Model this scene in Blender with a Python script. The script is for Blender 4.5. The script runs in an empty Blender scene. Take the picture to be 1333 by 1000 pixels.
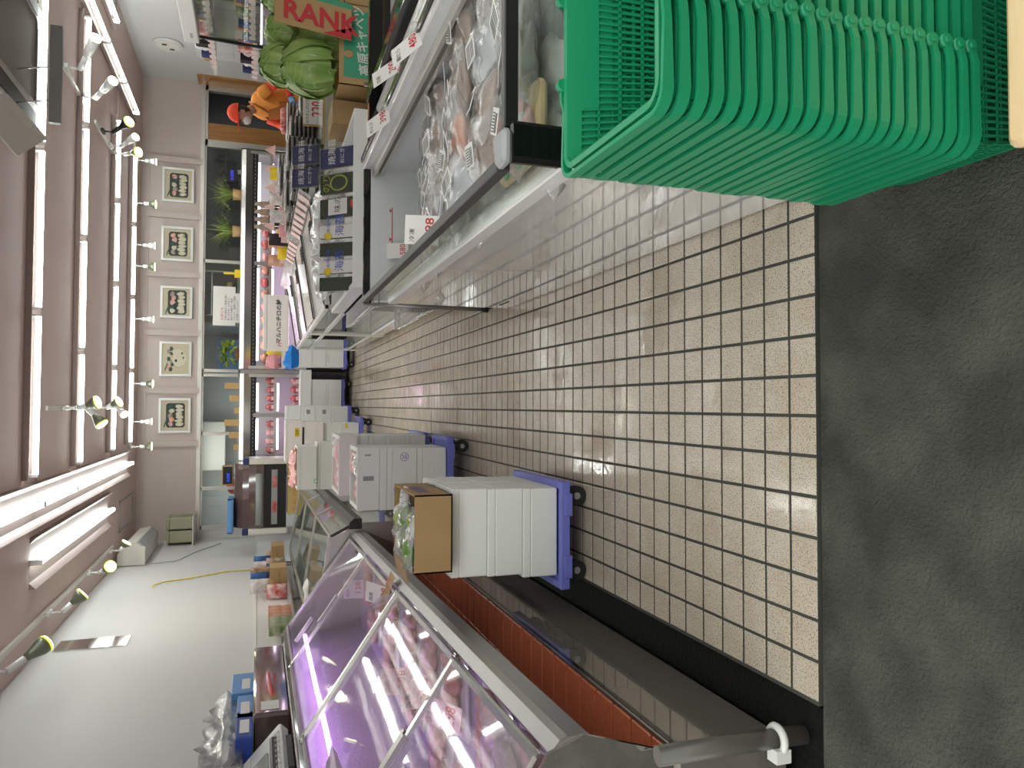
import bpy, bmesh, math, random
from mathutils import Vector, Matrix, Euler, noise
random.seed(7)
C = bpy.context.scene.collection
SC = bpy.context.scene
PI = math.pi
# ---------------------------------------------------------------- camera
def setup_camera():
    f = 975.0
    th = math.atan(331 / 975.0); ps = math.radians(1.78); ro = math.radians(0.73)
    F = Vector((math.sin(ps) * math.cos(th), math.cos(ps) * math.cos(th), -math.sin(th)))
    R0 = Vector((math.cos(ps), -math.sin(ps), 0)); U0 = R0.cross(F)
    R = R0 * math.cos(ro) + U0 * math.sin(ro); U = R.cross(F)
    cd = bpy.data.cameras.new('camera'); co = bpy.data.objects.new('camera', cd); C.objects.link(co)
    X = -U; Y = R; Z = -F                      # the photograph lies on its side: its left is up
    m = Matrix(((X.x, Y.x, Z.x, 0), (X.y, Y.y, Z.y, 0), (X.z, Y.z, Z.z, 1.40), (0, 0, 0, 1)))
    co.matrix_world = m
    cd.sensor_fit = 'HORIZONTAL'; cd.sensor_width = 36; cd.lens = 36 * f / 1333
    cd.clip_start = .02; cd.clip_end = 60
    SC.camera = co
setup_camera()
# ---------------------------------------------------------------- world, exposure
w = bpy.data.worlds.new('daylight'); SC.world = w; w.use_nodes = True
bg = w.node_tree.nodes['Background']; bg.inputs[0].default_value = (.96, 1, .95, 1); bg.inputs[1].default_value = 1.8
SC.view_settings.view_transform = 'Standard'; SC.view_settings.look = 'None'
SC.view_settings.exposure = 0.30; SC.view_settings.gamma = 1
try: SC.view_settings.use_curve_mapping = False
except Exception: pass
TUBE_POWER = 15.0          # radiance of the fluorescent tubes
SPOT_POWER = 5.0
PINK_POWER = 8.0
# ---------------------------------------------------------------- materials
def M(name, col, rough=.5, metal=0., col2=None, nscale=8., mix=.5, bump=0., bscale=30., alpha=1., emis=None, es=0., coat=0., spec=None, detail=3, stretch=None, trans=0., ior=None):
    m = bpy.data.materials.new(name); m.use_nodes = True
    nt = m.node_tree; b = nt.nodes['Principled BSDF']
    b.inputs['Base Color'].default_value = (*col, 1); b.inputs['Roughness'].default_value = rough
    b.inputs['Metallic'].default_value = metal; b.inputs['Alpha'].default_value = alpha
    if coat: b.inputs['Coat Weight'].default_value = coat; b.inputs['Coat Roughness'].default_value = .05
    if spec is not None: b.inputs['Specular IOR Level'].default_value = spec
    if trans: b.inputs['Transmission Weight'].default_value = trans
    if ior: b.inputs['IOR'].default_value = ior
    if emis: b.inputs['Emission Color'].default_value = (*emis, 1); b.inputs['Emission Strength'].default_value = es
    if col2 or bump:
        tc = nt.nodes.new('ShaderNodeTexCoord'); mp = nt.nodes.new('ShaderNodeMapping')
        nt.links.new(tc.outputs['Object'], mp.inputs[0])
        if stretch: mp.inputs['Scale'].default_value = stretch
    if col2:
        n = nt.nodes.new('ShaderNodeTexNoise'); n.inputs['Scale'].default_value = nscale; n.inputs['Detail'].default_value = detail
        nt.links.new(mp.outputs[0], n.inputs['Vector'])
        r = nt.nodes.new('ShaderNodeValToRGB'); e = r.color_ramp.elements
        e[0].position = max(0, mix - .15); e[1].position = min(1, mix + .15)
        e[0].color = (*col, 1); e[1].color = (*col2, 1)
        nt.links.new(n.outputs['Fac'], r.inputs[0]); nt.links.new(r.outputs[0], b.inputs['Base Color'])
    if bump:
        n2 = nt.nodes.new('ShaderNodeTexNoise'); n2.inputs['Scale'].default_value = bscale; n2.inputs['Detail'].default_value = 3
        nt.links.new(mp.outputs[0], n2.inputs['Vector'])
        bp = nt.nodes.new('ShaderNodeBump'); bp.inputs['Strength'].default_value = bump; bp.inputs['Distance'].default_value = .01
        nt.links.new(n2.outputs['Fac'], bp.inputs['Height']); nt.links.new(bp.outputs[0], b.inputs['Normal'])
    return m
def film(name, tint=(1, 1, 1), a=.14, rough=.07, bump=.6, bscale=40):
    """clear wrapping: see-through sheet with glossy creases"""
    m = bpy.data.materials.new(name); m.use_nodes = True; nt = m.node_tree
    for n in list(nt.nodes): nt.nodes.remove(n)
    o = nt.nodes.new('ShaderNodeOutputMaterial'); t = nt.nodes.new('ShaderNodeBsdfTransparent'); t.inputs[0].default_value = (*tint, 1)
    g = nt.nodes.new('ShaderNodeBsdfGlossy'); g.inputs['Roughness'].default_value = rough
    d = nt.nodes.new('ShaderNodeBsdfDiffuse'); d.inputs[0].default_value = (.8, .8, .8, 1)
    lw = nt.nodes.new('ShaderNodeLayerWeight'); lw.inputs[0].default_value = .5
    pw = nt.nodes.new('ShaderNodeMath'); pw.operation = 'POWER'; pw.inputs[1].default_value = 3.2; nt.links.new(lw.outputs['Facing'], pw.inputs[0])
    fr = nt.nodes.new('ShaderNodeMath'); fr.operation = 'MULTIPLY_ADD'; fr.inputs[1].default_value = .7; fr.inputs[2].default_value = .03; nt.links.new(pw.outputs[0], fr.inputs[0])
    mx = nt.nodes.new('ShaderNodeMixShader'); mx2 = nt.nodes.new('ShaderNodeMixShader'); mx2.inputs[0].default_value = a
    nt.links.new(t.outputs[0], mx2.inputs[1]); nt.links.new(d.outputs[0], mx2.inputs[2])
    nt.links.new(fr.outputs[0], mx.inputs[0]); nt.links.new(mx2.outputs[0], mx.inputs[1]); nt.links.new(g.outputs[0], mx.inputs[2])
    nt.links.new(mx.outputs[0], o.inputs[0])
    if bump:
        tc = nt.nodes.new('ShaderNodeTexCoord'); n2 = nt.nodes.new('ShaderNodeTexNoise'); n2.inputs['Scale'].default_value = bscale
        nt.links.new(tc.outputs['Object'], n2.inputs['Vector'])
        bp = nt.nodes.new('ShaderNodeBump'); bp.inputs['Strength'].default_value = bump; bp.inputs['Distance'].default_value = .02
        nt.links.new(n2.outputs['Fac'], bp.inputs['Height'])
        nt.links.new(bp.outputs[0], g.inputs['Normal']); nt.links.new(bp.outputs[0], lw.inputs['Normal'])
    return m
def floor_tile_mat():
    m = M('speckled_beige_tile', (.58, .51, .42), .30, col2=(.53, .455, .36), nscale=9, mix=.5)
    nt = m.node_tree; b = nt.nodes['Principled BSDF']
    geo = nt.nodes.new('ShaderNodeNewGeometry')
    sp = nt.nodes.new('ShaderNodeTexNoise'); sp.inputs['Scale'].default_value = 260; sp.inputs['Detail'].default_value = 1
    nt.links.new(geo.outputs['Position'], sp.inputs['Vector'])
    r = nt.nodes.new('ShaderNodeValToRGB'); e = r.color_ramp.elements
    e[0].position = .34; e[1].position = .44; e[0].color = (.14, .09, .05, 1); e[1].color = (1, 1, 1, 1)
    nt.links.new(sp.outputs['Fac'], r.inputs[0])
    mx = nt.nodes.new('ShaderNodeMix'); mx.data_type = 'RGBA'; mx.blend_type = 'MULTIPLY'; mx.inputs[0].default_value = .75
    src = b.inputs['Base Color'].links[0].from_socket
    # large wet and dirty patches across the whole floor
    bn = nt.nodes.new('ShaderNodeTexNoise'); bn.inputs['Scale'].default_value = 2.3; bn.inputs['Detail'].default_value = 5
    nt.links.new(geo.outputs['Position'], bn.inputs['Vector'])
    for n in nt.nodes:
        if n.type == 'TEX_NOISE' and n not in (sp, bn): 
            for l in list(n.inputs['Vector'].links): nt.links.remove(l)
            nt.links.new(geo.outputs['Position'], n.inputs['Vector'])
    nt.links.new(src, mx.inputs[6]); nt.links.new(r.outputs[0], mx.inputs[7])
    nt.links.new(mx.outputs[2], b.inputs['Base Color'])
    rr = nt.nodes.new('ShaderNodeMapRange'); rr.inputs[1].default_value = .42; rr.inputs[2].default_value = .62
    rr.inputs[3].default_value = .27; rr.inputs[4].default_value = .07
    nt.links.new(bn.outputs['Fac'], rr.inputs[0]); nt.links.new(rr.outputs[0], b.inputs['Roughness'])
    wn = nt.nodes.new('ShaderNodeTexNoise'); wn.inputs['Scale'].default_value = 14
    nt.links.new(geo.outputs['Position'], wn.inputs['Vector'])
    bp = nt.nodes.new('ShaderNodeBump'); bp.inputs['Strength'].default_value = .12; bp.inputs['Distance'].default_value = .01
    nt.links.new(wn.outputs['Fac'], bp.inputs['Height']); nt.links.new(bp.outputs[0], b.inputs['Normal'])
    return m
mt = {}
def setup_mats():
    mt['tile'] = floor_tile_mat()
    mt['grout'] = M('dark_grout', (.05, .05, .045), .7)
    mt['asphalt'] = M('worn_asphalt', (.036, .037, .030), .85, col2=(.082, .083, .068), nscale=5, mix=.52, bump=1., bscale=120, detail=12)
    mt['gutter'] = M('wet_black_gutter', (.006, .006, .005), .7, bump=.4, bscale=80, spec=.2)
    mt['wall'] = M('white_wall_paint', (.60, .595, .585), .55)
    mt['backwall'] = M('cream_wall_paint', (.56, .475, .44), .6)
    mt['ceil'] = M('pink_lit_ceiling_paint', (.64, .485, .44), .6, col2=(.60, .465, .425), nscale=1.2)  # pink tint of the meat lights is put into the ceiling colour
    mt['panel'] = M('glossy_white_wall_panel', (.72, .71, .70), .14, coat=.3)
    mt['white'] = M('white_enamel', (.74, .74, .72), .25, coat=.2)
    mt['whitegloss'] = M('white_glossy_steel_panel', (.60, .60, .59), .03, coat=1., ior=2.0)
    mt['offwhite'] = M('offwhite_plastic', (.70, .67, .60), .4)
    mt['styro'] = M('styrofoam', (.80, .82, .80), .6, bump=.12, bscale=220)
    mt['styro_pink'] = M('warm_white_styrofoam', (.80, .76, .74), .6, bump=.12, bscale=220)
    mt['dolly'] = M('violet_blue_plastic', (.16, .18, .60), .4)
    mt['black'] = M('black_plastic', (.012, .012, .012), .35)
    mt['blackgl'] = M('glossy_black_trim', (.006, .006, .006), .1, coat=.5)
    mt['rubber'] = M('black_rubber', (.015, .015, .015), .7)
    mt['darkgrey'] = M('dark_grey_rail', (.05, .048, .045), .45)
    mt['grey'] = M('grey_plastic', (.32, .33, .33), .4)
    mt['steel'] = M('brushed_stainless', (.62, .62, .60), .22, 1., bump=.08, bscale=18)
    mt['steeld'] = M('dull_stainless', (.42, .41, .40), .35, .9, bump=.1, bscale=15)
    mt['mirror'] = M('wavy_mirror_steel', (.75, .72, .70), .06, 1., bump=.25, bscale=6)
    mt['kick'] = M('glossy_grey_kick_panel', (.34, .31, .28), .03, .6, bump=.03, bscale=5)
    mt['terra'] = M('terracotta_tile', (.50, .12, .055), .30, col2=(.58, .16, .08), nscale=60)
    mt['terrag'] = M('dark_red_grout', (.07, .02, .012), .8)
    mt['glass'] = film('clear_glass', (.93, .97, .95), .015, .01, 0)
    mt['glasswet'] = film('misted_glass', (.97, .96, .99), .05, .03, .02, 2.5)
    mt['film'] = film('clear_plastic_film', (1, 1, 1), .20, .17, .18, 22)
    mt['filmc'] = film('crumpled_clear_bag', (1, 1, 1), .24, .15, .4, 35)
    mt['green'] = M('green_basket_plastic', (.010, .27, .120), .36)
    mt['card'] = M('brown_cardboard', (.40, .26, .12), .75, col2=(.36, .23, .105), nscale=5)
    mt['card2'] = M('tan_cardboard', (.50, .33, .15), .75)
    mt['cardy'] = M('yellow_brown_cardboard', (.52, .38, .13), .7)
    mt['wood'] = M('pale_plywood', (.74, .55, .32), .5, col2=(.68, .48, .26), nscale=6, stretch=(1, 9, 1))
    mt['woodd'] = M('orange_brown_wood', (.42, .20, .05), .3, col2=(.34, .15, .04), nscale=4, stretch=(6, 6, 1), coat=.3)
    mt['paper'] = M('white_paper', (.80, .79, .77), .6)
    mt['pinkpaper'] = M('pink_printed_paper', (.85, .45, .42), .6, col2=(.85, .8, .78), nscale=60)
    mt['ink'] = M('black_ink', (.02, .02, .02), .6)
    mt['inkr'] = M('red_ink', (.60, .03, .04), .5)
    mt['inkb'] = M('blue_ink', (.02, .08, .5), .5)
    mt['inkv'] = M('violet_marker', (.35, .15, .60), .5)
    mt['inkg'] = M('green_print', (.05, .38, .22), .5)
    mt['inkgr'] = M('grey_print', (.3, .3, .3), .5)
    mt['yellow'] = M('yellow_plastic', (.85, .62, .02), .45)
    mt['tape'] = M('yellow_tape', (.80, .62, .03), .4)
    mt['tube'] = M('lit_fluorescent_tube', (1, 1, 1), .3, emis=(.93, 1, .97), es=TUBE_POWER)
    mt['pinktube'] = M('lit_pink_tube', (1, .8, 1), .3, emis=(1., .70, .95), es=PINK_POWER)
    mt['bulb'] = M('lit_spot_lens', (1, 1, .8), .3, emis=(1., 1., .62), es=SPOT_POWER)
    mt['halo'] = M('yellow_lit_ring', (.6, .7, .05), .3, emis=(.75, .85, .08), es=.8)
    mt['fin'] = M('green_grey_heatsink', (.20, .22, .16), .35, .6)
    mt['reflector'] = M('polished_reflector', (.34, .27, .25), .4, .4, bump=.15, bscale=3)
    mt['frame'] = M('pale_aluminium', (.60, .58, .54), .3, .7)
    mt['dark'] = M('dark_interior', (.012, .013, .014), .4)
    mt['kwhite'] = M('back_room_white_tile', (.70, .71, .69), .3)
    mt['meat'] = M('raw_red_meat', (.42, .06, .06), .3, col2=(.62, .22, .20), nscale=14, coat=.5)
    mt['meatp'] = M('pink_meat', (.60, .25, .24), .35, col2=(.75, .45, .42), nscale=20, coat=.4)
    mt['fish'] = M('pale_frozen_fish', (.62, .59, .56), .3, col2=(.46, .41, .38), nscale=9, coat=.4)
    mt['fishw'] = M('white_frozen_fish', (.68, .72, .74), .3, col2=(.55, .60, .63), nscale=6, coat=.4)
    mt['fishb'] = M('brown_frozen_fish', (.30, .20, .15), .3, col2=(.42, .32, .26), nscale=18, coat=.4)
    mt['salmon'] = M('salmon_slice', (.62, .25, .15), .35, col2=(.70, .45, .34), nscale=16, coat=.3)
    mt['cab'] = cabbage_mat()
    mt['leaf'] = M('green_leaf', (.10, .22, .04), .5, col2=(.20, .32, .06), nscale=12)
    mt['leafy'] = M('yellow_green_leaf', (.22, .34, .03), .45, col2=(.42, .48, .05), nscale=20)
    mt['nori'] = M('dark_green_seaweed', (.012, .026, .012), .35, col2=(.028, .046, .024), nscale=50)
    mt['blue'] = M('bright_blue_plastic', (.0, .22, .75), .35)
    mt['bluel'] = M('light_blue_plastic', (.14, .34, .68), .45)
    mt['navy'] = M('navy_panel', (.02, .03, .13), .35)
    mt['red'] = M('red_wrapping', (.62, .03, .03), .35)
    mt['pink'] = M('pink_wrapping', (.75, .32, .36), .4)
    mt['orange'] = M('orange_cloth', (.80, .30, .05), .8, bump=.2, bscale=25)
    mt['apron'] = M('dark_orange_apron', (.40, .13, .025), .8)
    mt['redcloth'] = M('red_cloth', (.70, .055, .02), .75, bump=.15, bscale=30)
    mt['skin'] = M('skin', (.42, .22, .14), .55)
    mt['glove'] = M('blue_glove', (.16, .32, .62), .45)
    mt['mask'] = M('pale_face_mask', (.62, .58, .56), .7)
    mt['hair'] = M('dark_hair', (.02, .015, .012), .5)
    mt['trouser'] = M('dark_trousers', (.03, .03, .035), .8)
    mt['purple'] = M('purple_bubble_liner', (.46, .34, .62), .25, bump=.8, bscale=70)
    mt['greyliner'] = M('grey_case_liner', (.66, .69, .69), .3)
    mt['towel'] = M('white_towel', (.78, .76, .74), .9, bump=.4, bscale=60)
    mt['brownwrap'] = M('brown_snack_bag', (.28, .13, .05), .35, col2=(.6, .5, .4), nscale=14)
    mt['bluewrap'] = M('blue_snack_bag', (.03, .14, .42), .35, col2=(.02, .05, .2), nscale=14)
    mt['redwrap'] = M('red_white_snack_bag', (.65, .06, .05), .35, col2=(.8, .7, .68), nscale=14)
    mt['greenwrap'] = M('green_snack_bag', (.10, .22, .05), .35, col2=(.6, .6, .45), nscale=14)
    mt['whitewrap'] = M('white_printed_packet', (.75, .74, .73), .35, col2=(.55, .5, .5), nscale=20)
    mt['redmesh'] = M('reddish_see_through_bin', (.11, .075, .07), .08, coat=.6)
    mt['artback'] = M('cream_picture_paper', (.56, .50, .36), .7)
    mt['lcd'] = M('blue_lit_digits', (0, 0, .1), .3, emis=(.05, .08, 1), es=1.2)
    mt['screen'] = M('grey_green_screen', (.30, .32, .30), .15)
def cabbage_mat():
    m = M('cabbage_leaf', (.16, .32, .07), .38, bump=.25, bscale=26)
    nt = m.node_tree; b = nt.nodes['Principled BSDF']
    tc = nt.nodes.new('ShaderNodeTexCoord'); mp = nt.nodes.new('ShaderNodeMapping'); mp.inputs['Scale'].default_value = (1, 1, .35)
    nt.links.new(tc.outputs['Object'], mp.inputs[0])
    n = nt.nodes.new('ShaderNodeTexNoise'); n.inputs['Scale'].default_value = 6; n.inputs['Distortion'].default_value = .6
    wv = nt.nodes.new('ShaderNodeTexWave'); wv.inputs['Scale'].default_value = 20; wv.inputs['Distortion'].default_value = 3.5; wv.inputs['Detail'].default_value = 3; wv.inputs['Detail Scale'].default_value = 1.4; wv.bands_direction = 'DIAGONAL'
    nt.links.new(mp.outputs[0], n.inputs['Vector']); nt.links.new(mp.outputs[0], wv.inputs['Vector'])
    r = nt.nodes.new('ShaderNodeValToRGB'); e = r.color_ramp.elements; e[0].position = .35; e[1].position = .65
    e[0].color = (.16, .34, .055, 1); e[1].color = (.36, .52, .15, 1)
    r2 = nt.nodes.new('ShaderNodeValToRGB'); e = r2.color_ramp.elements; e[0].position = .86; e[1].position = 1.
    e[0].color = (0, 0, 0, 1); e[1].color = (.44, .56, .24, 1)
    mx = nt.nodes.new('ShaderNodeMix'); mx.data_type = 'RGBA'; mx.blend_type = 'LIGHTEN'; mx.inputs[0].default_value = 1
    nt.links.new(n.outputs['Fac'], r.inputs[0]); nt.links.new(wv.outputs['Fac'], r2.inputs[0])
    nt.links.new(r.outputs[0], mx.inputs[6]); nt.links.new(r2.outputs[0], mx.inputs[7]); nt.links.new(mx.outputs[2], b.inputs['Base Color'])
    return m
setup_mats()
mt['grillemat'] = M('grey_mesh_grille', (.22, .19, .17), .5); mt['artback2'] = M('cream_print', (.62, .58, .44), .7); mt['artdark'] = M('dark_print', (.04, .05, .05), .6); mt['leafdk'] = M('dark_green_print', (.03, .09, .06), .6)
mt['purpleliner'] = M('lilac_liner', (.62, .62, .66), .3)
mt['olive'] = M('olive_grey_box', (.34, .33, .22), .6); mt['blue2'] = M('dark_blue_carton', (.02, .06, .36), .5); mt['mirrorplate'] = M('mirror_plate', (.7, .68, .66), .08, 1.)
mt['violettube'] = M('lit_violet_tube', (1, .8, 1), .3, emis=(.86, .50, 1.), es=13); mt['filmthin'] = film('thin_clear_film', (1, 1, 1), .05, .12, .2, 30); mt['grassleaf'] = M('pale_grass_blade', (.28, .38, .10), .5); mt['pipe'] = M('dark_grey_pipe', (.10, .095, .085), .3); mt['whitetube'] = M('lit_white_case_tube', (1, 1, 1), .3, emis=(1, .93, .97), es=5); mt['leafrib'] = M('pale_leaf_rib', (.50, .60, .32), .4)
# ---------------------------------------------------------------- mesh helpers
class MB:
    def __init__(s): s.v = []; s.f = []; s.sm = []
    def add(s, vs, fs, smooth=False):
        o = len(s.v); s.v += [tuple(p) for p in vs]; s.f += [tuple(i + o for i in f) for f in fs]; s.sm += [smooth] * len(fs); return s
    def box(s, x0, x1, y0, y1, z0, z1):
        if x0 > x1: x0, x1 = x1, x0
        if y0 > y1: y0, y1 = y1, y0
        if z0 > z1: z0, z1 = z1, z0
        vs = [(x, y, z) for z in (z0, z1) for y in (y0, y1) for x in (x0, x1)]
        return s.add(vs, [(0, 2, 3, 1), (4, 5, 7, 6), (0, 1, 5, 4), (2, 6, 7, 3), (0, 4, 6, 2), (1, 3, 7, 5)])
    def rbox(s, x0, x1, y0, y1, z0, z1, r=.01, seg=2):
        """box with rounded vertical edges and softened top and bottom"""
        c = r * .5; loops = []
        for (z, d) in ((z0, c), (z0 + c, 0), (z1 - c, 0), (z1, c)):
            lp = []
            rr = max(r - d, .0008)
            for (cx, cy, a0) in ((x1 - r, y1 - r, 0), (x0 + r, y1 - r, 90), (x0 + r, y0 + r, 180), (x1 - r, y0 + r, 270)):
                for k in range(seg + 1):
                    a = math.radians(a0 + 90 * k / seg); lp.append((cx + rr * math.cos(a), cy + rr * math.sin(a), z))
            loops.append(lp)
        n = len(loops[0]); vs = sum(loops, []); fs = []
        for j in range(3):
            for i in range(n): fs.append((j * n + i, j * n + (i + 1) % n, (j + 1) * n + (i + 1) % n, (j + 1) * n + i))
        fs.append(tuple(range(n - 1, -1, -1))); fs.append(tuple(range(3 * n, 4 * n)))
        return s.add(vs, fs)
    def prism(s, pts, axis, a, b):
        """polygon pts (2D) extruded along axis from a to b. axis 0: pts=(y,z); 1: pts=(x,z); 2: pts=(x,y)"""
        def mk(p, t): return (t, p[0], p[1]) if axis == 0 else ((p[0], t, p[1]) if axis == 1 else (p[0], p[1], t))
        n = len(pts); vs = [mk(p, a) for p in pts] + [mk(p, b) for p in pts]
        fs = [tuple(range(n)), tuple(range(2 * n - 1, n - 1, -1))] + [(i, i + n, (i + 1) % n + n, (i + 1) % n) for i in range(n)]
        return s.add(vs, fs)
    def hexa(s, A, B):
        """two quads (4 points each) joined: a skewed box"""
        return s.add(list(A) + list(B), [(3, 2, 1, 0), (4, 5, 6, 7), (0, 1, 5, 4), (1, 2, 6, 5), (2, 3, 7, 6), (3, 0, 4, 7)])
    def bar(s, p, q, w=.02, h=.02, up=(0, 0, 1)):
        p = Vector(p); q = Vector(q); d = (q - p).normalized(); u = Vector(up)
        r = d.cross(u)
        if r.length < 1e-4: r = d.cross(Vector((1, 0, 0)))
        r.normalize(); u = r.cross(d).normalized()
        k = [(-1, -1), (1, -1), (1, 1), (-1, 1)]
        return s.hexa([p + r * a * w / 2 + u * b * h / 2 for a, b in k], [q + r * a * w / 2 + u * b * h / 2 for a, b in k])
    def tube(s, pts, r, seg=8, cap=True, closed=False):
        pts = [Vector(p) for p in pts]; n = len(pts); rs = r if isinstance(r, (list, tuple)) else [r] * n
        vs = []; prev = None
        for i, p in enumerate(pts):
            if closed: d = pts[(i + 1) % n] - pts[i - 1]
            else: d = pts[min(i + 1, n - 1)] - pts[max(i - 1, 0)]
            d.normalize()
            if prev is None:
                u = d.cross(Vector((0, 0, 1)))
                if u.length < 1e-3: u = d.cross(Vector((1, 0, 0)))
            else: u = prev - d * prev.dot(d)
            u.normalize(); prev = u; v = d.cross(u)
            for k in range(seg):
                a = 2 * PI * k / seg; vs.append(p + (u * math.cos(a) + v * math.sin(a)) * rs[i])
        fs = []
        m = n if closed else n - 1
        for i in range(m):
            for k in range(seg):
                a = i * seg + k; b = i * seg + (k + 1) % seg; j = (i + 1) % n
                fs.append((a, b, j * seg + (k + 1) % seg, j * seg + k))
        s.add(vs, fs, True)
        if cap and not closed:
            o = len(s.v) - len(vs)
            s.f.append(tuple(o + k for k in range(seg - 1, -1, -1))); s.sm.append(False)
            s.f.append(tuple(o + (n - 1) * seg + k for k in range(seg))); s.sm.append(False)
        return s
    def cyl(s, p, q, r, seg=16, r2=None): return s.tube([p, q], [r, r if r2 is None else r2], seg)
    def grid(s, fn, nu, nv, smooth=True, closeu=False):
        vs = [fn(i / (nu if closeu else nu - 1), j / (nv - 1)) for j in range(nv) for i in range(nu)]
        fs = []
        for j in range(nv - 1):
            for i in range(nu if closeu else nu - 1):
                fs.append((j * nu + i, j * nu + (i + 1) % nu, (j + 1) * nu + (i + 1) % nu, (j + 1) * nu + i))
        return s.add(vs, fs, smooth)
    def blob(s, c, rx, ry, rz, nu=14, nv=9, nz=.0, seed=0, fr=6):
        c = Vector(c)
        def fn(u, v):
            a = u * 2 * PI; b = (v - .5) * PI
            p = Vector((math.cos(a) * math.cos(b), math.sin(a) * math.cos(b), math.sin(b)))
            k = 1 + (nz * noise.noise(p * fr * .3 + Vector((seed * 3.7, seed, 0))) if nz else 0)
            return (c.x + p.x * rx * k, c.y + p.y * ry * k, c.z + p.z * rz * k)
        return s.grid(fn, nu, nv, True, True)
    def pillow(s, c, w, l, h, n=9, crease=.15, seed=0, fr=3.):
        """a flat bag lying in xy, with creases and thin sealed edges"""
        c = Vector(c)
        for sgn in (1, -1):
            def fn(u, v):
                x = u * 2 - 1; y = v * 2 - 1
                e = max(0, (1 - x ** 4)) * max(0, (1 - y ** 4))
                z = sgn * h / 2 * (e ** .6) * (1 + crease * 3 * noise.noise(Vector((x * fr, y * fr, seed * 1.3))))
                jx = 1 + .05 * noise.noise(Vector((y * 3, seed, 1))); jy = 1 + .05 * noise.noise(Vector((x * 3, seed, 2)))
                uu, vv = (x * w / 2 * jx, y * l / 2 * jy)
                if sgn < 0: uu, = (uu,)
                return (c.x + uu, c.y + vv, c.z + z + crease * h * .4 * noise.noise(Vector((x * 2, y * 2, seed))))
            if sgn > 0: s.grid(fn, n, n)
            else:
                k = len(s.f); s.grid(fn, n, n)
                for i in range(k, len(s.f)): s.f[i] = s.f[i][::-1]
        return s
    def mesh(s, name, mat, off=None):
        me = bpy.data.meshes.new(name)
        vs = s.v if off is None else [(a - off[0], b - off[1], c - off[2]) for a, b, c in s.v]
        me.from_pydata(vs, [], s.f); me.polygons.foreach_set('use_smooth', s.sm)
        if mat: me.materials.append(mt[mat] if isinstance(mat, str) else mat)
        me.update(); return me
    def build(s, name, mat, parent=None):
        """world-space vertices; a part is stored relative to its (unrotated) thing"""
        off = None
        if parent is not None:
            off = Vector(parent.location)
            if parent.parent: off = off + Vector(parent.parent.location)
        o = bpy.data.objects.new(name, s.mesh(name, mat, off)); C.objects.link(o)
        if parent is not None: o.parent = parent
        return o
    def tri(s):
        return s
def part(name, mb, mat, parent): return mb.build(name, mat, parent)
def tag(o, label, cat, group=None, kind=None):
    if label: o['label'] = label
    if cat: o['category'] = cat
    if group: o['group'] = group
    if kind: o['kind'] = kind
    return o
def thing(name, label, cat, loc=(0, 0, 0), group=None, rz=0):
    o = bpy.data.objects.new(name, None); C.objects.link(o); o.location = loc; o.rotation_euler = (0, 0, rz); o.empty_display_size = .05
    return tag(o, label, cat, group)
def single(name, mb, mat, label, cat, base, group=None):
    o = bpy.data.objects.new(name, mb.mesh(name, mat, base)); C.objects.link(o); o.location = base
    return tag(o, label, cat, group)
def struct(name, mb, mat, parent=None):
    o = mb.build(name, mat, parent)
    if parent is None: o['kind'] = 'structure'
    return o
KIDS = {}
def children(o): return [c for c in bpy.data.objects if c.parent == o]
def copy_tree(o, loc=None, rot=None, label=None, group=None, parent=None):
    c = o.copy(); C.objects.link(c)
    if parent is not None: c.parent = parent; c.matrix_parent_inverse = o.matrix_parent_inverse
    if loc is not None: c.location = loc
    if rot is not None: c.rotation_euler = rot
    if label: c['label'] = label
    if group: c['group'] = group
    for ch in kids(o): copy_tree(ch, parent=c)
    return c
def kids(o):
    return list(o.children)
ORD = ['first', 'second', 'third', 'fourth', 'fifth', 'sixth', 'seventh', 'eighth', 'ninth', 'tenth', 'eleventh', 'twelfth', 'thirteenth', 'fourteenth', 'fifteenth', 'sixteenth', 'seventeenth', 'eighteenth', 'nineteenth', 'twentieth', 'twenty-first', 'twenty-second']
_tc = {}
def text(s, size, mat, parent, origin, right, up, name='lettering', squash=1., bold=0.):
    """flat print: the string starts at origin and runs along right"""
    key = (s, bold)
    if key not in _tc:
        cu = bpy.data.curves.new('t', 'FONT'); cu.body = s; cu.size = 1; cu.resolution_u = 2; cu.align_x = 'LEFT'; cu.offset = bold
        to = bpy.data.objects.new('t', cu); C.objects.link(to)
        me = bpy.data.meshes.new_from_object(to)
        bpy.data.objects.remove(to); bpy.data.curves.remove(cu); _tc[key] = me
    me = _tc[key].copy(); me.materials.clear(); me.materials.append(mt[mat])
    r = Vector(right).normalized(); u = Vector(up).normalized(); n = r.cross(u); o = Vector(origin)
    off = Vector((0, 0, 0))
    if parent is not None:
        off = Vector(parent.location) + (Vector(parent.parent.location) if parent.parent else Vector((0, 0, 0)))
    me.transform(Matrix(((r.x * size * squash, u.x * size, n.x, o.x - off.x), (r.y * size * squash, u.y * size, n.y, o.y - off.y), (r.z * size * squash, u.z * size, n.z, o.z - off.z), (0, 0, 0, 1))))
    ob = bpy.data.objects.new(name, me); C.objects.link(ob)
    if parent is not None: ob.parent = parent
    return ob
def quad(p0, p1, p2, p3, t=.001):
    """thin sheet"""
    a = [Vector(p) for p in (p0, p1, p2, p3)]; n = (a[1] - a[0]).cross(a[3] - a[0]).normalized() * t
    return MB().hexa([p - n for p in a], a)
# ================================================================ the room
ZC = 3.15; YB = 12.8; XL = -2.1; XR = 5.15; Y0 = 1.62; T = .1077
struct('ground', MB().box(-6, 9, -4, Y0 - .004, -.12, -.012), 'asphalt')
fl = struct('floor', MB().box(-.785, XR, Y0, YB + .05, -.12, -.0022), 'grout')
MB().box(-2.1, -.785, Y0, YB + .05, -.12, -.045).build('sub_floor', 'gutter', fl)
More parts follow.
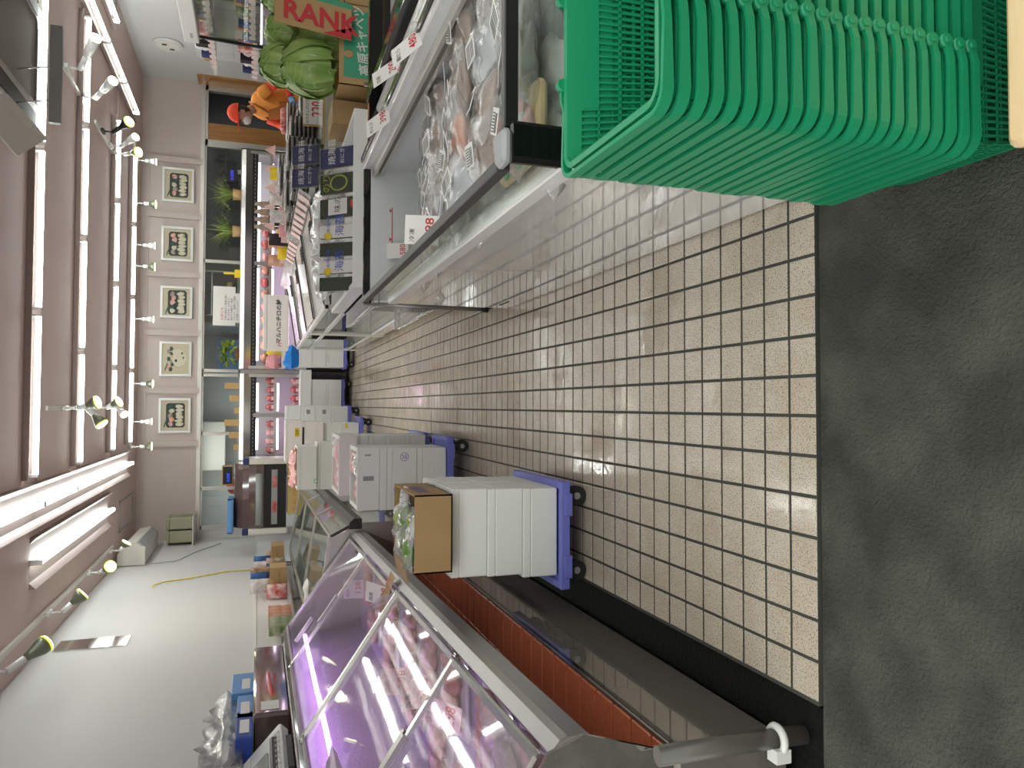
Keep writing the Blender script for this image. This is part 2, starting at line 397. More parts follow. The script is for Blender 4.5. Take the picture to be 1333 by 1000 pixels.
# floor tiles: one mesh shared, the nearest 300 as parts, the rest joined
gx = -.7555 ; gap = .0095
tm = MB()
h = T - gap
tm.add([(0, 0, -.0022), (h, 0, -.0022), (h, h, -.0022), (0, h, -.0022), (0, 0, -.001), (h, 0, -.001), (h, h, -.001), (0, h, -.001),
        (.002, .002, 0), (h - .002, .002, 0), (h - .002, h - .002, 0), (.002, h - .002, 0)],
       [(8, 9, 10, 11), (4, 5, 9, 8), (5, 6, 10, 9), (6, 7, 11, 10), (7, 4, 8, 11), (0, 1, 5, 4), (1, 2, 6, 5), (2, 3, 7, 6), (3, 0, 4, 7)])
tmesh = tm.mesh('tile', 'tile')
def tile_cols(y): return range(-1, 13) if y < 4.2 else range(-1, 17)
cells = []
for j in range(0, 104):
    y = Y0 + j * T + .002
    for i in (range(-3, 13) if y < 4.1 else range(-3, 22)):
        x = .5195 + (i - 9) * T
        if x < -.785: continue
        cells.append((y, x))
near = sorted([c for c in cells if c[1] < .62], key=lambda c: c[0])[:300]; ns = set(near)
for (y, x) in near:
    o = bpy.data.objects.new('tile', tmesh); C.objects.link(o); o.parent = fl
    o.location = (x, y, random.uniform(-.0006, .0006)); 
rest = MB()
for (y, x) in cells:
    if (y, x) in ns: continue
    dz = random.uniform(-.0005, .0005)
    rest.add([(a + x, b + y, c + dz) for a, b, c in tm.v], tm.f)
ro = rest.build('tile_field', 'tile', fl); ro['kind'] = 'stuff'
struct('trim_1', MB().box(-.93, -.80, Y0 + .01, 11.5, -.044, -.028), 'gutter')
# walls
struct('wall_light_block', MB().box(-6, 9, -4.1, -3.9, 0, 4.2), 'backwall')     # unseen wall across the market lane, added to cut light from behind the camera
struct('wall_left', MB().box(XL - .1, XL, Y0, YB, 0, ZC), 'wall')
struct('wall_right', MB().box(XR, XR + .1, Y0, YB, 0, ZC), 'wall')
bw = struct('wall_back', MB().box(XL, XR, YB, YB + .12, 2.27, ZC), 'backwall')
MB().box(XL, XR, YB, YB + .12, 0, .70).build('lower_wall', 'kwhite', bw)
MB().box(XL - .1, -1.98, YB - .01, YB + .12, 0, 2.27).build('wall_pier', 'wall', bw)
# raised frames on the wall around the pictures (mouldings between panels)
for x in (3.86, 2.98, 2.05, 1.13, .23, -.60):
    MB().box(x - .045, x + .045, YB - .06, YB, 2.27, 3.06).build('moulding', 'backwall', bw)
MB().box(-.65, 3.9, YB - .035, YB, 3.03, 3.10).build('moulding', 'backwall', bw)
MB().box(-2.0, XR, YB - .05, YB, 2.24, 2.30).build('lintel', 'frame', bw)
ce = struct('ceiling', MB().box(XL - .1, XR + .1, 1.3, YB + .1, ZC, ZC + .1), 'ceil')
# ceiling panels: shallow raised boards between the light troughs
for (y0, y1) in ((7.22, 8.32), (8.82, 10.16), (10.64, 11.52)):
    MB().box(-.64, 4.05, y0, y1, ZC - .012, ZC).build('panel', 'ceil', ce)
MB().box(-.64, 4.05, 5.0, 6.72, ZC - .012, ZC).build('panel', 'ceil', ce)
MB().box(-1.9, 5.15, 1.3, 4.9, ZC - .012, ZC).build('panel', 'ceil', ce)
def slot_frame(x0, x1, y0, y1, name='ceiling_slot'):
    m = MB()
    for a in ((x0, x1, y0, y0 + .02), (x0, x1, y1 - .02, y1), (x0, x0 + .02, y0, y1), (x1 - .02, x1, y0, y1)):
        m.box(a[0], a[1], a[2], a[3], ZC - .02, ZC)
    return m
for nm, a, lab in (('access_hatch', (-1.72, -1.30, 11.3, 12.4), 'rectangular access hatch outline in the ceiling near the far left corner'),
              ('access_hatch', (4.96, 5.12, 8.9, 10.4), 'long narrow hatch outline in the ceiling beside the right hand short tube light'),):
    single(nm, slot_frame(*a), 'steeld', lab, 'hatch', (a[0], a[2], ZC))
# left wall: glossy panels below a rail at eye height
for i in range(8):
    y0 = 3.2 + i * 1.2
    MB().box(XL, XL + .012, y0 + .003, y0 + 1.197, .75, 1.385).build('wall_panel', 'panel', bpy.data.objects['wall_left'])
struct('trim_2', MB().box(XL, XL + .02, 1.7, YB, 1.385, 1.40), 'offwhite')
# right wall: tiled strip behind the shelves
wr = bpy.data.objects['wall_right']
for i in range(14):
    for j in range(6):
        y0 = 8.2 + i * .26; z0 = .75 + j * .26
        MB().box(XR - .008, XR, y0 + .003, y0 + .257, z0 + .003, z0 + .257).build('tile', 'kwhite', wr)
# ---------------------------------------------------------------- fluorescent lights
def batten(name, x0, x1, y0, y1, segs, label, group=None, wide=.26, cut=None):
    """long ceiling light: shallow polished reflector tray with tubes end to end"""
    alongx = (x1 - x0) > (y1 - y0)
    t = thing(name, label, 'ceiling light', ((x0 + x1) / 2, (y0 + y1) / 2, ZC), group)
    cx = (x0 + x1) / 2; cy = (y0 + y1) / 2
    m = MB(); q = wide / 2
    if alongx:
        m.prism([(cy - q, ZC - .05), (cy - q + .05, ZC - .001), (cy + q - .05, ZC - .001), (cy + q, ZC - .05), (cy + q, ZC - .0003), (cy - q, ZC - .0003)], 0, x0, x1)
    else:
        m.prism([(cx - q, ZC - .05), (cx - q + .05, ZC - .001), (cx + q - .05, ZC - .001), (cx + q, ZC - .05), (cx + q, ZC - .0003), (cx - q, ZC - .0003)], 1, y0, y1)
    m.build('reflector', 'reflector', t)
    L = (x1 - x0) if alongx else (y1 - y0); n = segs; d = L / n
    for i in range(n):
        a = (x0 if alongx else y0) + i * d + .025; b = a + d - .05
        P = (lambda s, z=ZC - .065: (s, cy, z)) if alongx else (lambda s, z=ZC - .065: (cx, s, z))
        MB().cyl(P(a + .012), P(b - .012), .022, 12).build('fluorescent_tube', 'tube', t)
        for s1, s2 in ((a - .006, a + .014), (b - .014, b + .006)):
            MB().box(*((s1, s2, cy - .022, cy + .022) if alongx else (cx - .022, cx + .022, s1, s2)), ZC - .088, ZC - .001).build('lamp_holder', 'white', t)
rows = [(7.22, 4.6, 'nearest'), (8.92, 4.25, 'second'), (10.86, 3.05, 'third'), (12.20, 3.0, 'farthest')]
batten('tube_light', -.60, 4.8, 6.80, 7.10, 4, 'long crosswise row of tubes on the ceiling, nearest of the four rows')
batten('tube_light', -.61, 4.0, 8.42, 8.72, 4, 'long crosswise row of tubes on the ceiling, second row from the front')
batten('tube_light', -.58, 3.6, 10.26, 10.54, 4, 'long crosswise row of tubes on the ceiling, third row from the front')
batten('tube_light', -.55, 3.6, 11.60, 11.86, 4, 'long crosswise row of tubes on the ceiling, farthest row by the picture wall', wide=.26)
batten('tube_light', -.99, -.67, 4.8, 11.95, 6, 'lengthwise row of tubes running into the shop on the left of the ceiling', wide=.36)
batten('tube_light', 4.08, 4.34, 7.3, 11.9, 4, 'lengthwise row of tubes running into the shop on the right of the ceiling')
batten('tube_light', 4.62, 4.82, 7.8, 10.2, 2, 'short lengthwise tube light at the far right of the ceiling', wide=.2)
batten('tube_light', -1.50, -1.10, 7.1, 10.5, 1, 'single tube in a wide mirrored tray over the left counter', wide=.42)
# ================================================================ left meat case
def fx(Y): return -.84 - .035 * (Y - 1.78)
def rx(Y): return -1.66 - .025 * (Y - 1.78)
YN, YF = 1.78, 6.02
ZF, ZR = .69, 1.175
t = thing('meat_case', 'long stainless counter case with sloping sliding glass lids lit purple inside, at the left', 'display case', (-1.3, 3.9, 0))
def strip(nm, mat, prof0, prof1, y0=YN, y1=YF, par=t):
    """profile (x,z) list at the near end and at the far end"""
    m = MB(); n = len(prof0)
    vs = [(x, y0, z) for x, z in prof0] + [(x, y1, z) for x, z in prof1]
    m.add(vs, [tuple(range(n - 1, -1, -1)), tuple(range(n, 2 * n))] + [(i, (i + 1) % n, (i + 1) % n + n, i + n) for i in range(n)])
    return m.build(nm, mat, par)
def P2(fn): return fn(YN), fn(YF)
strip('kick_panel', 'kick', [(-.92, 0), (-.92, .325), (-.928, .325), (-.928, 0)], [(-.94, 0), (-.94, .325), (-.948, .325), (-.948, 0)])
strip('ledge_trim', 'steel', [(-.917, .324), (-.917, .332), (-.927, .332), (-.927, .324)], [(-.937, .324), (-.937, .332), (-.947, .332), (-.947, .324)])
strip('ledge_trim', 'blackgl', [(-.917, .31), (-.917, .321), (-.921, .321), (-.921, .31)], [(-.937, .31), (-.937, .321), (-.941, .321), (-.941, .31)])
led = strip('ledge', 'terrag', [(-.928, .20), (-.928, .325), (-1.3, .325), (-1.3, .20)], [(-.948, .20), (-.948, .325), (-1.4, .325), (-1.4, .20)])
lm = MB().rbox(-.19, -.004, .003, .116, .0, .012, .006, 1)
lmesh = lm.mesh('tile', 'terra')
for i in range(34):
    for j in range(2):
        y = YN + .01 + i * .122
        o = bpy.data.objects.new('tile', lmesh); C.objects.link(o); o.parent = led
        o.location = Vector((-.927 - .02 * i / 34 - j * .19, y, .322)) - t.location
# steel body
strip('fascia', 'steeld', [(fx(YN), .585), (fx(YN), .645), (fx(YN) - .07, .645), (fx(YN) - .07, .585)], [(fx(YF), .585), (fx(YF), .645), (fx(YF) - .07, .645), (fx(YF) - .07, .585)])
strip('front_rail', 'steeld', [(fx(YN) + .004, .645), (fx(YN) - .006, .665), (fx(YN) - .036, .692), (fx(YN) - .055, .68), (fx(YN) - .05, .645)],
      [(fx(YF) + .004, .645), (fx(YF) - .006, .665), (fx(YF) - .036, .692), (fx(YF) - .055, .68), (fx(YF) - .05, .645)])
strip('case_body', 'steeld', [(fx(YN) - .42, .35), (fx(YN) - .06, .59), (fx(YN) - .10, .60), (rx(YN), .60), (rx(YN), .34)], [(fx(YF) - .42, .35), (fx(YF) - .06, .59), (fx(YF) - .10, .60), (rx(YF), .60), (rx(YF), .34)])
strip('case_base', 'steeld', [(-1.32, 0), (-1.32, .35), (rx(YN), .35), (rx(YN), 0)], [(-1.42, 0), (-1.42, .35), (rx(YF), .35), (rx(YF), 0)])
strip('back_rail', 'blackgl', [(rx(YN) + .07, ZR - .025), (rx(YN) + .05, ZR + .02), (rx(YN) - .02, ZR + .02), (rx(YN) - .02, ZR - .05)], [(rx(YF) + .07, ZR - .025), (rx(YF) + .05, ZR + .02), (rx(YF) - .02, ZR + .02), (rx(YF) - .02, ZR - .05)])
strip('back_ledge', 'steel', [(rx(YN) - .02, ZR - .02), (rx(YN) - .02, ZR + .025), (XL + .02, ZR + .025), (XL + .02, ZR - .02)], [(rx(YF) - .02, ZR - .02), (rx(YF) - .02, ZR + .025), (XL + .02, ZR + .025), (XL + .02, ZR - .02)])
strip('back_wall', 'purple', [(rx(YN) + .03, .60), (rx(YN) + .03, ZR - .03), (rx(YN) - .01, ZR - .03), (rx(YN) - .01, .60)], [(rx(YF) + .03, .60), (rx(YF) + .03, ZR - .03), (rx(YF) - .01, ZR - .03), (rx(YF) - .01, .60)])
strip('liner_floor', 'purple', [(fx(YN) - .10, .60), (fx(YN) - .10, .607), (rx(YN) + .03, .607), (rx(YN) + .03, .60)], [(fx(YF) - .10, .60), (fx(YF) - .10, .607), (rx(YF) + .03, .607), (rx(YF) + .03, .60)])
# end plates
for nm, y, mat in (('near_end_plate', YN - .012, 'mirror'), ('far_end_plate', YF, 'steeld')):
    d = (fx, rx)
    m = MB(); Yq = min(max(y, YN), YF)
    m.prism([(fx(Yq) + .004, .60), (fx(Yq) - .03, .70), (rx(Yq), ZR + .03), (XL + .03, ZR + .03), (XL + .03, 0), (-1.4, 0), (-1.35, .3), (-.94, .325), (-.92, .335)] if nm[0] == 'n' else
            [(fx(Yq) + .004, .60), (fx(Yq) - .03, .70), (rx(Yq), ZR + .03), (XL + .03, ZR + .03), (XL + .03, 0), (-1.4, 0), (-1.1, .35)], 1, y, y + .012)
    m.build(nm, mat, t)
MB().prism([(-.92, 0), (-.92, .335), (-1.4, .31), (-1.4, 0)], 1, YN - .03, YN - .004).build('end_skirt', 'kick', t)
# glass doors between the rails
def lidpt(Y, s, dz=0): 
    x = (fx(Y) - .042) * (1 - s) + (rx(Y) + .06) * s
    return Vector((x, Y, ZF * (1 - s) + (ZR - .005) * s + dz))
ys = [1.80, 2.69, 3.86, 5.07, 6.0]
for i in range(4):
    a, b = ys[i], ys[i + 1]
    dz = .0 if i % 2 else .010
    A = [lidpt(a, 0, dz), lidpt(b, 0, dz), lidpt(b, 1, dz), lidpt(a, 1, dz)]
    g = quad(*A, t=.004).build('sliding_door', 'glasswet', t)
    n = Vector((0, 0, 1))
    for yy in (a + .012, b - .012):
        MB().bar(lidpt(yy, 0, dz + .004), lidpt(yy, 1, dz + .004), .024, .014).build('door_frame', 'steel', g)
    MB().bar(lidpt(a, .02, dz + .004), lidpt(b, .02, dz + .004), .03, .012).build('door_frame', 'steel', g)
    MB().bar(lidpt(a, .985, dz + .004), lidpt(b, .985, dz + .004), .035, .012).build('door_frame', 'steeld', g)
    yy = b - .02 if i % 2 == 0 else a + .02
    if i == 3: MB().bar(lidpt(5.35, .66, .02), lidpt(5.35, .88, .02), .03, .022).build('handle', 'steeld', g)
    else: MB().bar(lidpt(yy, .36, dz + .018), lidpt(yy, .60, dz + .018), .022, .02).build('handle', 'steeld', g)
# pink tubes inside the case, under the back rail
for a in (1.9, 3.15, 4.4):
    MB().cyl((rx(a) + .10, a, 1.06), (rx(a) + .08, a + 1.2, 1.06), .012).build('case_lamp', 'violettube', t)
# pipe with a white strap at the near corner
t = thing('drain_pipe', 'dark grey pipe standing at the near corner of the left case with a white strap', 'pipe', (-.90, 1.70, 0))
MB().cyl((-.895, 1.72, .42), (-.885, 1.69, -.01), .026, 14).build('pipe', 'pipe', t)
m = MB()
m.tube([(-.887 + .032 * math.cos(a), 1.692 + .032 * math.sin(a) * 1, .075) for a in [PI * k / 8 - PI * .9 for k in range(13)]], .011, 6)
m.build('strap', 'white', t); MB().box(-.94, -.905, 1.66, 1.70, .055, .10).build('strap_foot', 'white', t)
# ---- things inside the case
def slab_tray(x, y, z, w, l, meat, n, label, grp=None, rz=0.):
    t = thing('meat_tray', label, 'food', (x, y, z), grp, rz)
    def q(mb, nm, mat):
        o = bpy.data.objects.new(nm, mb.mesh(nm, mat)); C.objects.link(o); o.parent = t
    q(MB().rbox(-w / 2, w / 2, -l / 2, l / 2, 0, .02, .02), 'tray', 'greyliner')
    for i in range(n):
        u = (i + .5) / n - .5
        q(MB().blob((u * w * .82, random.uniform(-.02, .02), .04), w / n * .62, l * .38, .03, 12, 7, .35, i + x * 10), 'cut', meat)
    return t
def bent_card(nm, mat, c, w, h, tilt, rz, label, cat='price card', grp=None, lines=3, inkm='inkr', head=None, price=None, stake=True):
    """printed card, standing and leaning back by tilt"""
    t = thing(nm, label, cat, c, grp, 0)
    R = Euler((tilt, 0, rz)).to_matrix()
    c = Vector(c); r = R @ Vector((1, 0, 0)); u = R @ Vector((0, 0, 1)); n = r.cross(u)
    a = c - r * w / 2; b = c + r * w / 2
    quad(a, b, b + u * h, a + u * h, .0015).build('card', mat, t)
    if price: text(price, h * .36, inkm, t, a + r * w * .2 + u * h * .15 + n * .001, r, u, 'price_print', 1.0, .01)
    if head: text(head, h * .17, 'ink', t, a + r * w * .08 + u * h * .72 + n * .001, r, u, 'print')
    return t
random.seed(3)
lab = ['nearest', 'second', 'third', 'fourth', 'fifth', 'sixth', 'seventh', 'eighth']
k = 0
for i, y in enumerate((2.05, 2.45, 2.95, 3.35, 3.8, 4.3, 4.75, 5.35)):
    slab_tray(-1.10 - .02 * i, y, .612, .34, .30, 'meat' if i % 3 else 'meatp', 4, 'front tray of meat cuts in the left case, %s from the near end' % lab[i], None, random.uniform(-.1, .1))
for i, y in enumerate((2.2, 2.75, 3.2, 3.75, 4.45, 5.1)):
    slab_tray(-1.47, y, .612, .22, .36, 'meatp', 3, 'back tray of pale meat in the left case, %s from the near end' % lab[i], None, .05)
for i, (x, y, rz, p) in enumerate(((-1.13, 2.62, -.35, '298'), (-1.16, 3.05, .55, '158'), (-1.30, 3.55, .3, '398'), (-1.05, 4.1, -.3, '198'), (-1.25, 5.2, .2, '128'))):
    bent_card('price_card', 'pinkpaper' if i < 3 else 'paper', (x, y, .70), .12, .16, -.7, rz, 'price card reading %s leaning in the left meat case, %s from the near end' % (p, lab[i]), price=p, head='国産')
# bag of fish in the near bay
t = thing('bagged_fish', 'large grey fish fillet in a clear bag at the near end of the left case', 'food', (-1.13, 2.1, .68))
MB().pillow((-1.13, 2.12, .70), .42, .44, .07, 10, .3, 4).build('bag', 'filmc', t)
MB().blob((-1.15, 2.12, .69), .15, .17, .022, 14, 8, .3, 2).build('fillet', 'fishb', t)
t = thing('bagged_fish', 'long bag of bubbly plastic lying along the back rail inside the left case', 'bag', (-1.58, 3.4, .9))
MB().pillow((-1.60, 3.2, 1.06), .10, .75, .06, 9, .3, 9).build('bag', 'white', t)
# glass partition card lying on the front rail
bent_card('price_card', 'card2', (-.905, 4.05, .70), .13, .20, -1.25, 1.5, 'cardboard price card lying across the front rail of the left case beside the vegetable box', price='150')
# ================================================================ chest case beyond (left)
def cx3(Y): return -.93 - .03 * (Y - 6.05)
t = thing('glass_chest', 'low white chest case with framed glass lid behind the steel meat case on the left', 'display case', (-1.4, 8.2, 0))
y0, y1 = 6.06, 10.6
def strip3(nm, mat, off, par=None, dy0=0, dy1=0):
    return strip(nm, mat, [(cx3(y0) + a, z) for a, z in off], [(cx3(y1) + a, z) for a, z in off], y0 + dy0, y1 + dy1, par or t)
strip3('front_panel', 'whitegloss', [(0, .08), (0, .60), (-.05, .60), (-.05, .08)])
strip3('plinth', 'black', [(-.03, 0), (-.03, .08), (-.08, .08), (-.08, 0)])
strip3('front_rail', 'darkgrey', [(.03, .60), (.035, .66), (0, .70), (-.06, .70), (-.06, .60)])
strip3('liner', 'greyliner', [(-.06, .44), (-.06, .46), (-.90, .46), (-.90, .44)])
strip3('back_panel', 'whitegloss', [(-.88, .08), (-.88, .93), (-.95, .93), (-.95, .08)])
g = strip3('glass_front', 'glass', [(-.03, .70), (-.10, .84), (-.104, .84), (-.034, .70)])
strip3('top_rail', 'frame', [(-.09, .83), (-.09, .85), (-.12, .85), (-.12, .83)])
strip3('top_rail', 'frame', [(-.86, .95), (-.86, .98), (-.90, .98), (-.90, .95)])
strip3('lid_glass', 'glass', [(-.11, .85), (-.87, .965), (-.87, .961), (-.11, .846)])
for i, yy in enumerate((y0, 7.55, 9.05, y1 - .02)):
    c = cx3(yy)
    MB().bar((c - .1, yy, .845), (c - .88, yy, .965), .03, .025).build('cross_bar', 'frame', t)
    MB().bar((c - .02, yy, .69), (c - .10, yy, .845), .025, .02).build('post', 'darkgrey' if i == 0 else 'frame', t)
MB().prism([(cx3(y0) - .05, .08), (cx3(y0) - .05, .70), (cx3(y0) - .12, .84), (cx3(y0) - .9, .96), (cx3(y0) - .9, .08)], 1, y0 - .01, y0).build('near_end', 'whitegloss', t)
MB().box(cx3(6.7) - .48, cx3(6.7) - .50, 6.3, 10.3, .46, .78).build('divider', 'white', t)
MB().box(cx3(6.7) - .4795, cx3(6.7) - .479, 6.65, 7.0, .60, .61).build('load_mark', 'inkr', t)
random.seed(5)
for i in range(14):
    y = 6.35 + (i % 7) * .55; x = cx3(y) - (.26 if i < 7 else .68)
    t = thing('packed_meat', 'small wrapped pack in the far left chest, %s in the %s row' % (lab[i % 7], 'front' if i < 7 else 'back'), 'food', (x, y, .47), 'packs in the left chest')
    MB().rbox(x - .12, x + .12, y - .16, y + .16, .465, .50, .02).build('tray', 'white', t)
    MB().pillow((x, y, .53), .22, .30, .07, 8, .25, i).build('contents', random.choice(['meat', 'meatp', 'salmon', 'whitewrap']), t)
t = single('towel', MB().pillow((-1.62, 6.75, .97), .22, .20, .05, 9, .4, 3), 'towel', 'folded white cloth lying on the edge of the glass chest', 'towel', (-1.62, 6.75, .95))
# ================================================================ dollies and styrofoam boxes
def make_dolly(cx, cy, w, l, z, label, n=0):
    t = thing('dolly', label, 'dolly', (cx, cy, 0), None)
    m = MB(); hx = w / 2; hy = l / 2; T2 = .035
    for (a, b, c, d) in ((cx - hx, cx + hx, cy - hy, cy - hy + .035), (cx - hx, cx + hx, cy + hy - .035, cy + hy), (cx - hx, cx - hx + .035, cy - hy + .036, cy + hy - .036), (cx + hx - .035, cx + hx, cy - hy + .036, cy + hy - .036)):
        MB().rbox(a, b, c, d, z - .03, z + .012, .008).build('rim', 'dolly', t)
    MB().box(cx - hx + .03, cx + hx - .03, cy - hy + .03, cy + hy - .03, z - .02, z).build('deck', 'dolly', t)
    for sx in (-1, 1):
        for sy in (-1, 1):
            MB().rbox(cx + sx * (hx - .10) - .05, cx + sx * (hx - .10) + .05, cy + sy * hy - .008, cy + sy * hy + .008, z - .038, z - .002, .006).build('side_grip', 'dolly', t)
            px, py = cx + sx * (hx - .07), cy + sy * (hy - .07)
            c = MB().cyl((px, py - .017, .045), (px, py + .017, .045), .045, 16).build('caster', 'rubber', t)
            MB().box(px - .012, px + .012, py - .024, py + .024, .060, z - .02).build('fork', 'black', c)
            MB().cyl((px, py - .019, .045), (px, py + .019, .045), .016, 10).build('hub', 'grey', c)
    return t
def styro(x0, x1, y0, y1, z0, z1, label, lid=True, open_=False, mat='styro', grp=None, slot=True, marks=None, content=None):
    t = thing('foam_box', label, 'box', ((x0 + x1) / 2, (y0 + y1) / 2, z0), grp)
    h = z1 - z0; lh = .035 if lid else 0
    if open_:
        w = .028; m = MB()
        # tub: floor and four thick walls as one shell
        o = [(x0, y0), (x1, y0), (x1, y1), (x0, y1)]; i_ = [(x0 + w, y0 + w), (x1 - w, y0 + w), (x1 - w, y1 - w), (x0 + w, y1 - w)]
        zb = z0 + w
        vs = [(a, b, z0) for a, b in o] + [(a, b, z1) for a, b in o] + [(a, b, z1) for a, b in i_] + [(a, b, zb) for a, b in i_]
        fs = [(3, 2, 1, 0), (12, 13, 14, 15)]
        for k in range(4):
            j = (k + 1) % 4
            fs += [(k, j, j + 4, k + 4), (k + 4, j + 4, j + 8, k + 8), (k + 8, j + 8, j + 12, k + 12)]
        m.add(vs, fs); m.build('tub', mat, t)
        MB().box(x0 - .004, x1 + .004, y0 - .004, y0 + .006, z1 - .03, z1 - .0).build('rim', mat, t)
        if content:
            for k in range(7):
                px = random.uniform(x0 + .1, x1 - .1); py = random.uniform(y0 + .09, y1 - .09)
                MB().pillow((px, py, z1 - .045 + .012 * (k % 3)), .18, .15, .05, 8, .4, k + x0).build('packet', content[k % len(content)], t)
    else:
        MB().rbox(x0, x1, y0, y1, z0, z1 - lh - .001, .007).build('tub', mat, t)
        if lid:
            l = MB().rbox(x0 - .0005, x1 + .0005, y0 - .0005, y1 + .0005, z1 - lh, z1, .007).build('lid', mat, t)
            MB().rbox(x0 + .04, x1 - .04, y0 + .04, y1 - .04, z1 - .001, z1 + .003, .01).build('lid_panel', mat, l)
    if slot:   # shallow hand recess: a stepped frame on the near face
        xm = (x0 + x1) / 2 + .04; hh = min(h * .5, .08)
        m = MB(); zb = z0 + .0; 
        m.box(xm - .07, xm - .066, y0 - .003, y0 + .002, z0 + .002, z0 + hh); m.box(xm + .066, xm + .07, y0 - .003, y0 + .002, z0 + .002, z0 + hh); m.box(xm - .07, xm + .07, y0 - .003, y0 + .002, z0 + hh, z0 + hh + .004)
        m.prism([(xm - .07, z0 + .002), (xm + .07, z0 + .002), (xm + .07, z0 + hh + .004), (xm - .07, z0 + hh + .004)], 1, y0 - .0022, y0 + .001)
        m.build('hand_recess', mat, t)
    return t
# stack A: near stack, two rows of three
make_dolly(-.565, 3.36, .47, .66, .13, 'blue plastic dolly under the nearest stack of white foam boxes')
zs = [.142, .302, .462, .622]
ord3 = ['bottom', 'middle', 'top']
for r, (ya, yb) in enumerate(((3.08, 3.365), (3.375, 3.66))):
    for i in range(3):
        styro(-.745 if i == 0 else -.735 + .004 * i, -.36 + .003 * i, ya + .003 * i, yb, zs[i], zs[i + 1] - .0015, 'smooth white foam box, %s of three in the %s row of the nearest stack' % (ord3[i], 'near' if r == 0 else 'rear'), slot=False)
# cardboard box of bagged vegetables on top
t = thing('cardboard_box', 'open brown cardboard box of bagged green vegetables on the nearest foam stack', 'box', (-.50, 3.2, .63))
z0, z1 = .632, .79; x0, x1, y0_, y1_ = -.685, -.365, 3.02, 3.50
def open_carton(t, x0, x1, y0, y1, z0, z1, mat, w=.006, flaps=True):
    MB().box(x0, x1, y0, y1, z0, z0 + w).build('carton_bottom', mat, t)
    a = MB().box(x0, x1, y0, y0 + w, z0, z1).build('near_side', mat, t)
    MB().box(x0, x1, y1 - w, y1, z0, z1).build('far_side', mat, t)
    MB().box(x0, x0 + w, y0, y1, z0, z1).build('left_side', mat, t)
    MB().box(x1 - w, x1, y0, y1, z0, z1).build('right_side', mat, t)
open_carton(t, x0, x1, y0_, y1_, z0, z1, 'card')
quad((x0, y1_, z1), (x0, y0_ + .2, z1), (x0 - .09, y0_ + .22, z1 - .02), (x0 - .09, y1_, z1 - .02), .003).build('flap', 'card', t)
text('高砂野菜', .065, 'inkb', t, (x1 + .001, 3.10, .705), (0, 1, 0), (0, 0, 1), 'marker_writing')
text('１２', .05, 'inkb', t, (x1 + .001, 3.28, .645), (0, 1, 0), (0, 0, 1), 'marker_writing')
random.seed(11)
for i in range(16):
    x = random.uniform(x0 + .06, x1 - .06); y = random.uniform(y0_ + .06, y1_ - .07)
    b = thing('vegetable_bag', 'clear bag of green vegetables in the open brown box', 'bag', (x, y, z1 - .05), 'vegetable bags in the brown box')
    MB().blob((x, y, z1 - .018 + .012 * (i % 3)), .060, .042, .026, 10, 6, .5, i).build('vegetable', random.choice(['leaf', 'leafy', 'whitewrap']), b)
    MB().pillow((x, y, z1 - .02 + .012 * (i % 3)), .15, .10, .045, 8, .5, i).build('bag', 'filmc', b)
# stack B
make_dolly(-.46, 5.26, .50, .50, .15, 'blue dolly under the middle stack of foam boxes with violet writing')
make_dolly(-.44, 6.10, .46, .60, .15, 'second blue dolly just behind the middle foam stack')
bz = [.165, .365, .572, .618, .765]
styro(-.70, -.285, 5.04, 5.42, .166, .366, 'white foam box with hand recess at the bottom of the middle stack')
b = styro(-.70, -.282, 5.04, 5.42, .368, .571, 'white foam box with violet handwriting in the middle stack')
text('⑭', .07, 'inkv', b, (-.37, 5.039, .49), (0, 0, -1), (1, 0, 0), 'marker_writing')
text('野菜', .06, 'inkv', b, (-.60, 5.039, .53), (0, 0, -1), (1, 0, 0), 'marker_writing')
b = styro(-.70, -.28, 5.035, 5.42, .573, .622, 'thin white foam lid tray under the open box of the middle stack', lid=False, slot=False)
b = styro(-.695, -.28, 5.04, 5.46, .624, .768, 'open white foam box of shiny packets on top of the middle stack', open_=True, slot=False, content=['fishb', 'filmc', 'redwrap', 'salmon'])
MB().box(-.335, -.325, 5.038, 5.0395, .68, .72).build('stamp', 'inkgr', b)
MB().box(-.5, -.47, 5.038, 5.0395, .66, .73).build('sticker', 'inkgr', b)
for i, (a, c) in enumerate(((.165, .32), (.322, .47), (.472, .60), (.602, .70))):
    styro(-.66, -.225, 5.72, 6.15, a, c, 'plain white foam box, %s of the stack just behind the middle stack' % ['bottom', 'second', 'third', 'fourth'][i], slot=False)
styro(-.66, -.22, 5.62, 6.15, .702, .83, 'open pinkish foam box with red wrapper on top of the stack behind the middle stack', open_=True, slot=False, mat='styro_pink', content=['styro_pink', 'pink'])
# stack C1
make_dolly(-.64, 8.2, .52, .46, .15, 'blue dolly under the far stack topped with open box of meat packs')
styro(-.86, -.40, 8.0, 8.35, .165, .385, 'white foam box at the bottom of the far stack with the meat packs', slot=False)
styro(-.87, -.39, 8.0, 8.35, .387, .608, 'plain white foam box second from the bottom of the far meat stack', slot=False)
styro(-.87, -.384, 8.0, 8.36, .61, .812, 'white foam box with hand recess just under the open meat box')
b = styro(-.862, -.42, 7.98, 8.36, .815, 1.01, 'open foam box heaped with packs of pink meat on the far stack', open_=True, content=['meatp', 'pink', 'meatp'])
text('と', .07, 'inkg', b, (-.80, 7.979, .86), (0, 0, -1), (1, 0, 0), 'marker_writing')
random.seed(4)
for i in range(12):
    x = random.uniform(-.80, -.48); y = random.uniform(8.03, 8.28)
    o = single('meat_pack', MB().pillow((x, y, 1.02 + .012 * (i % 3)), .14, .12, .05, 8, .5, i), 'meatp', 'pink meat pack heaped above the rim of the open foam box', 'food', (x, y, 1.0), 'meat packs heaped in the foam box')
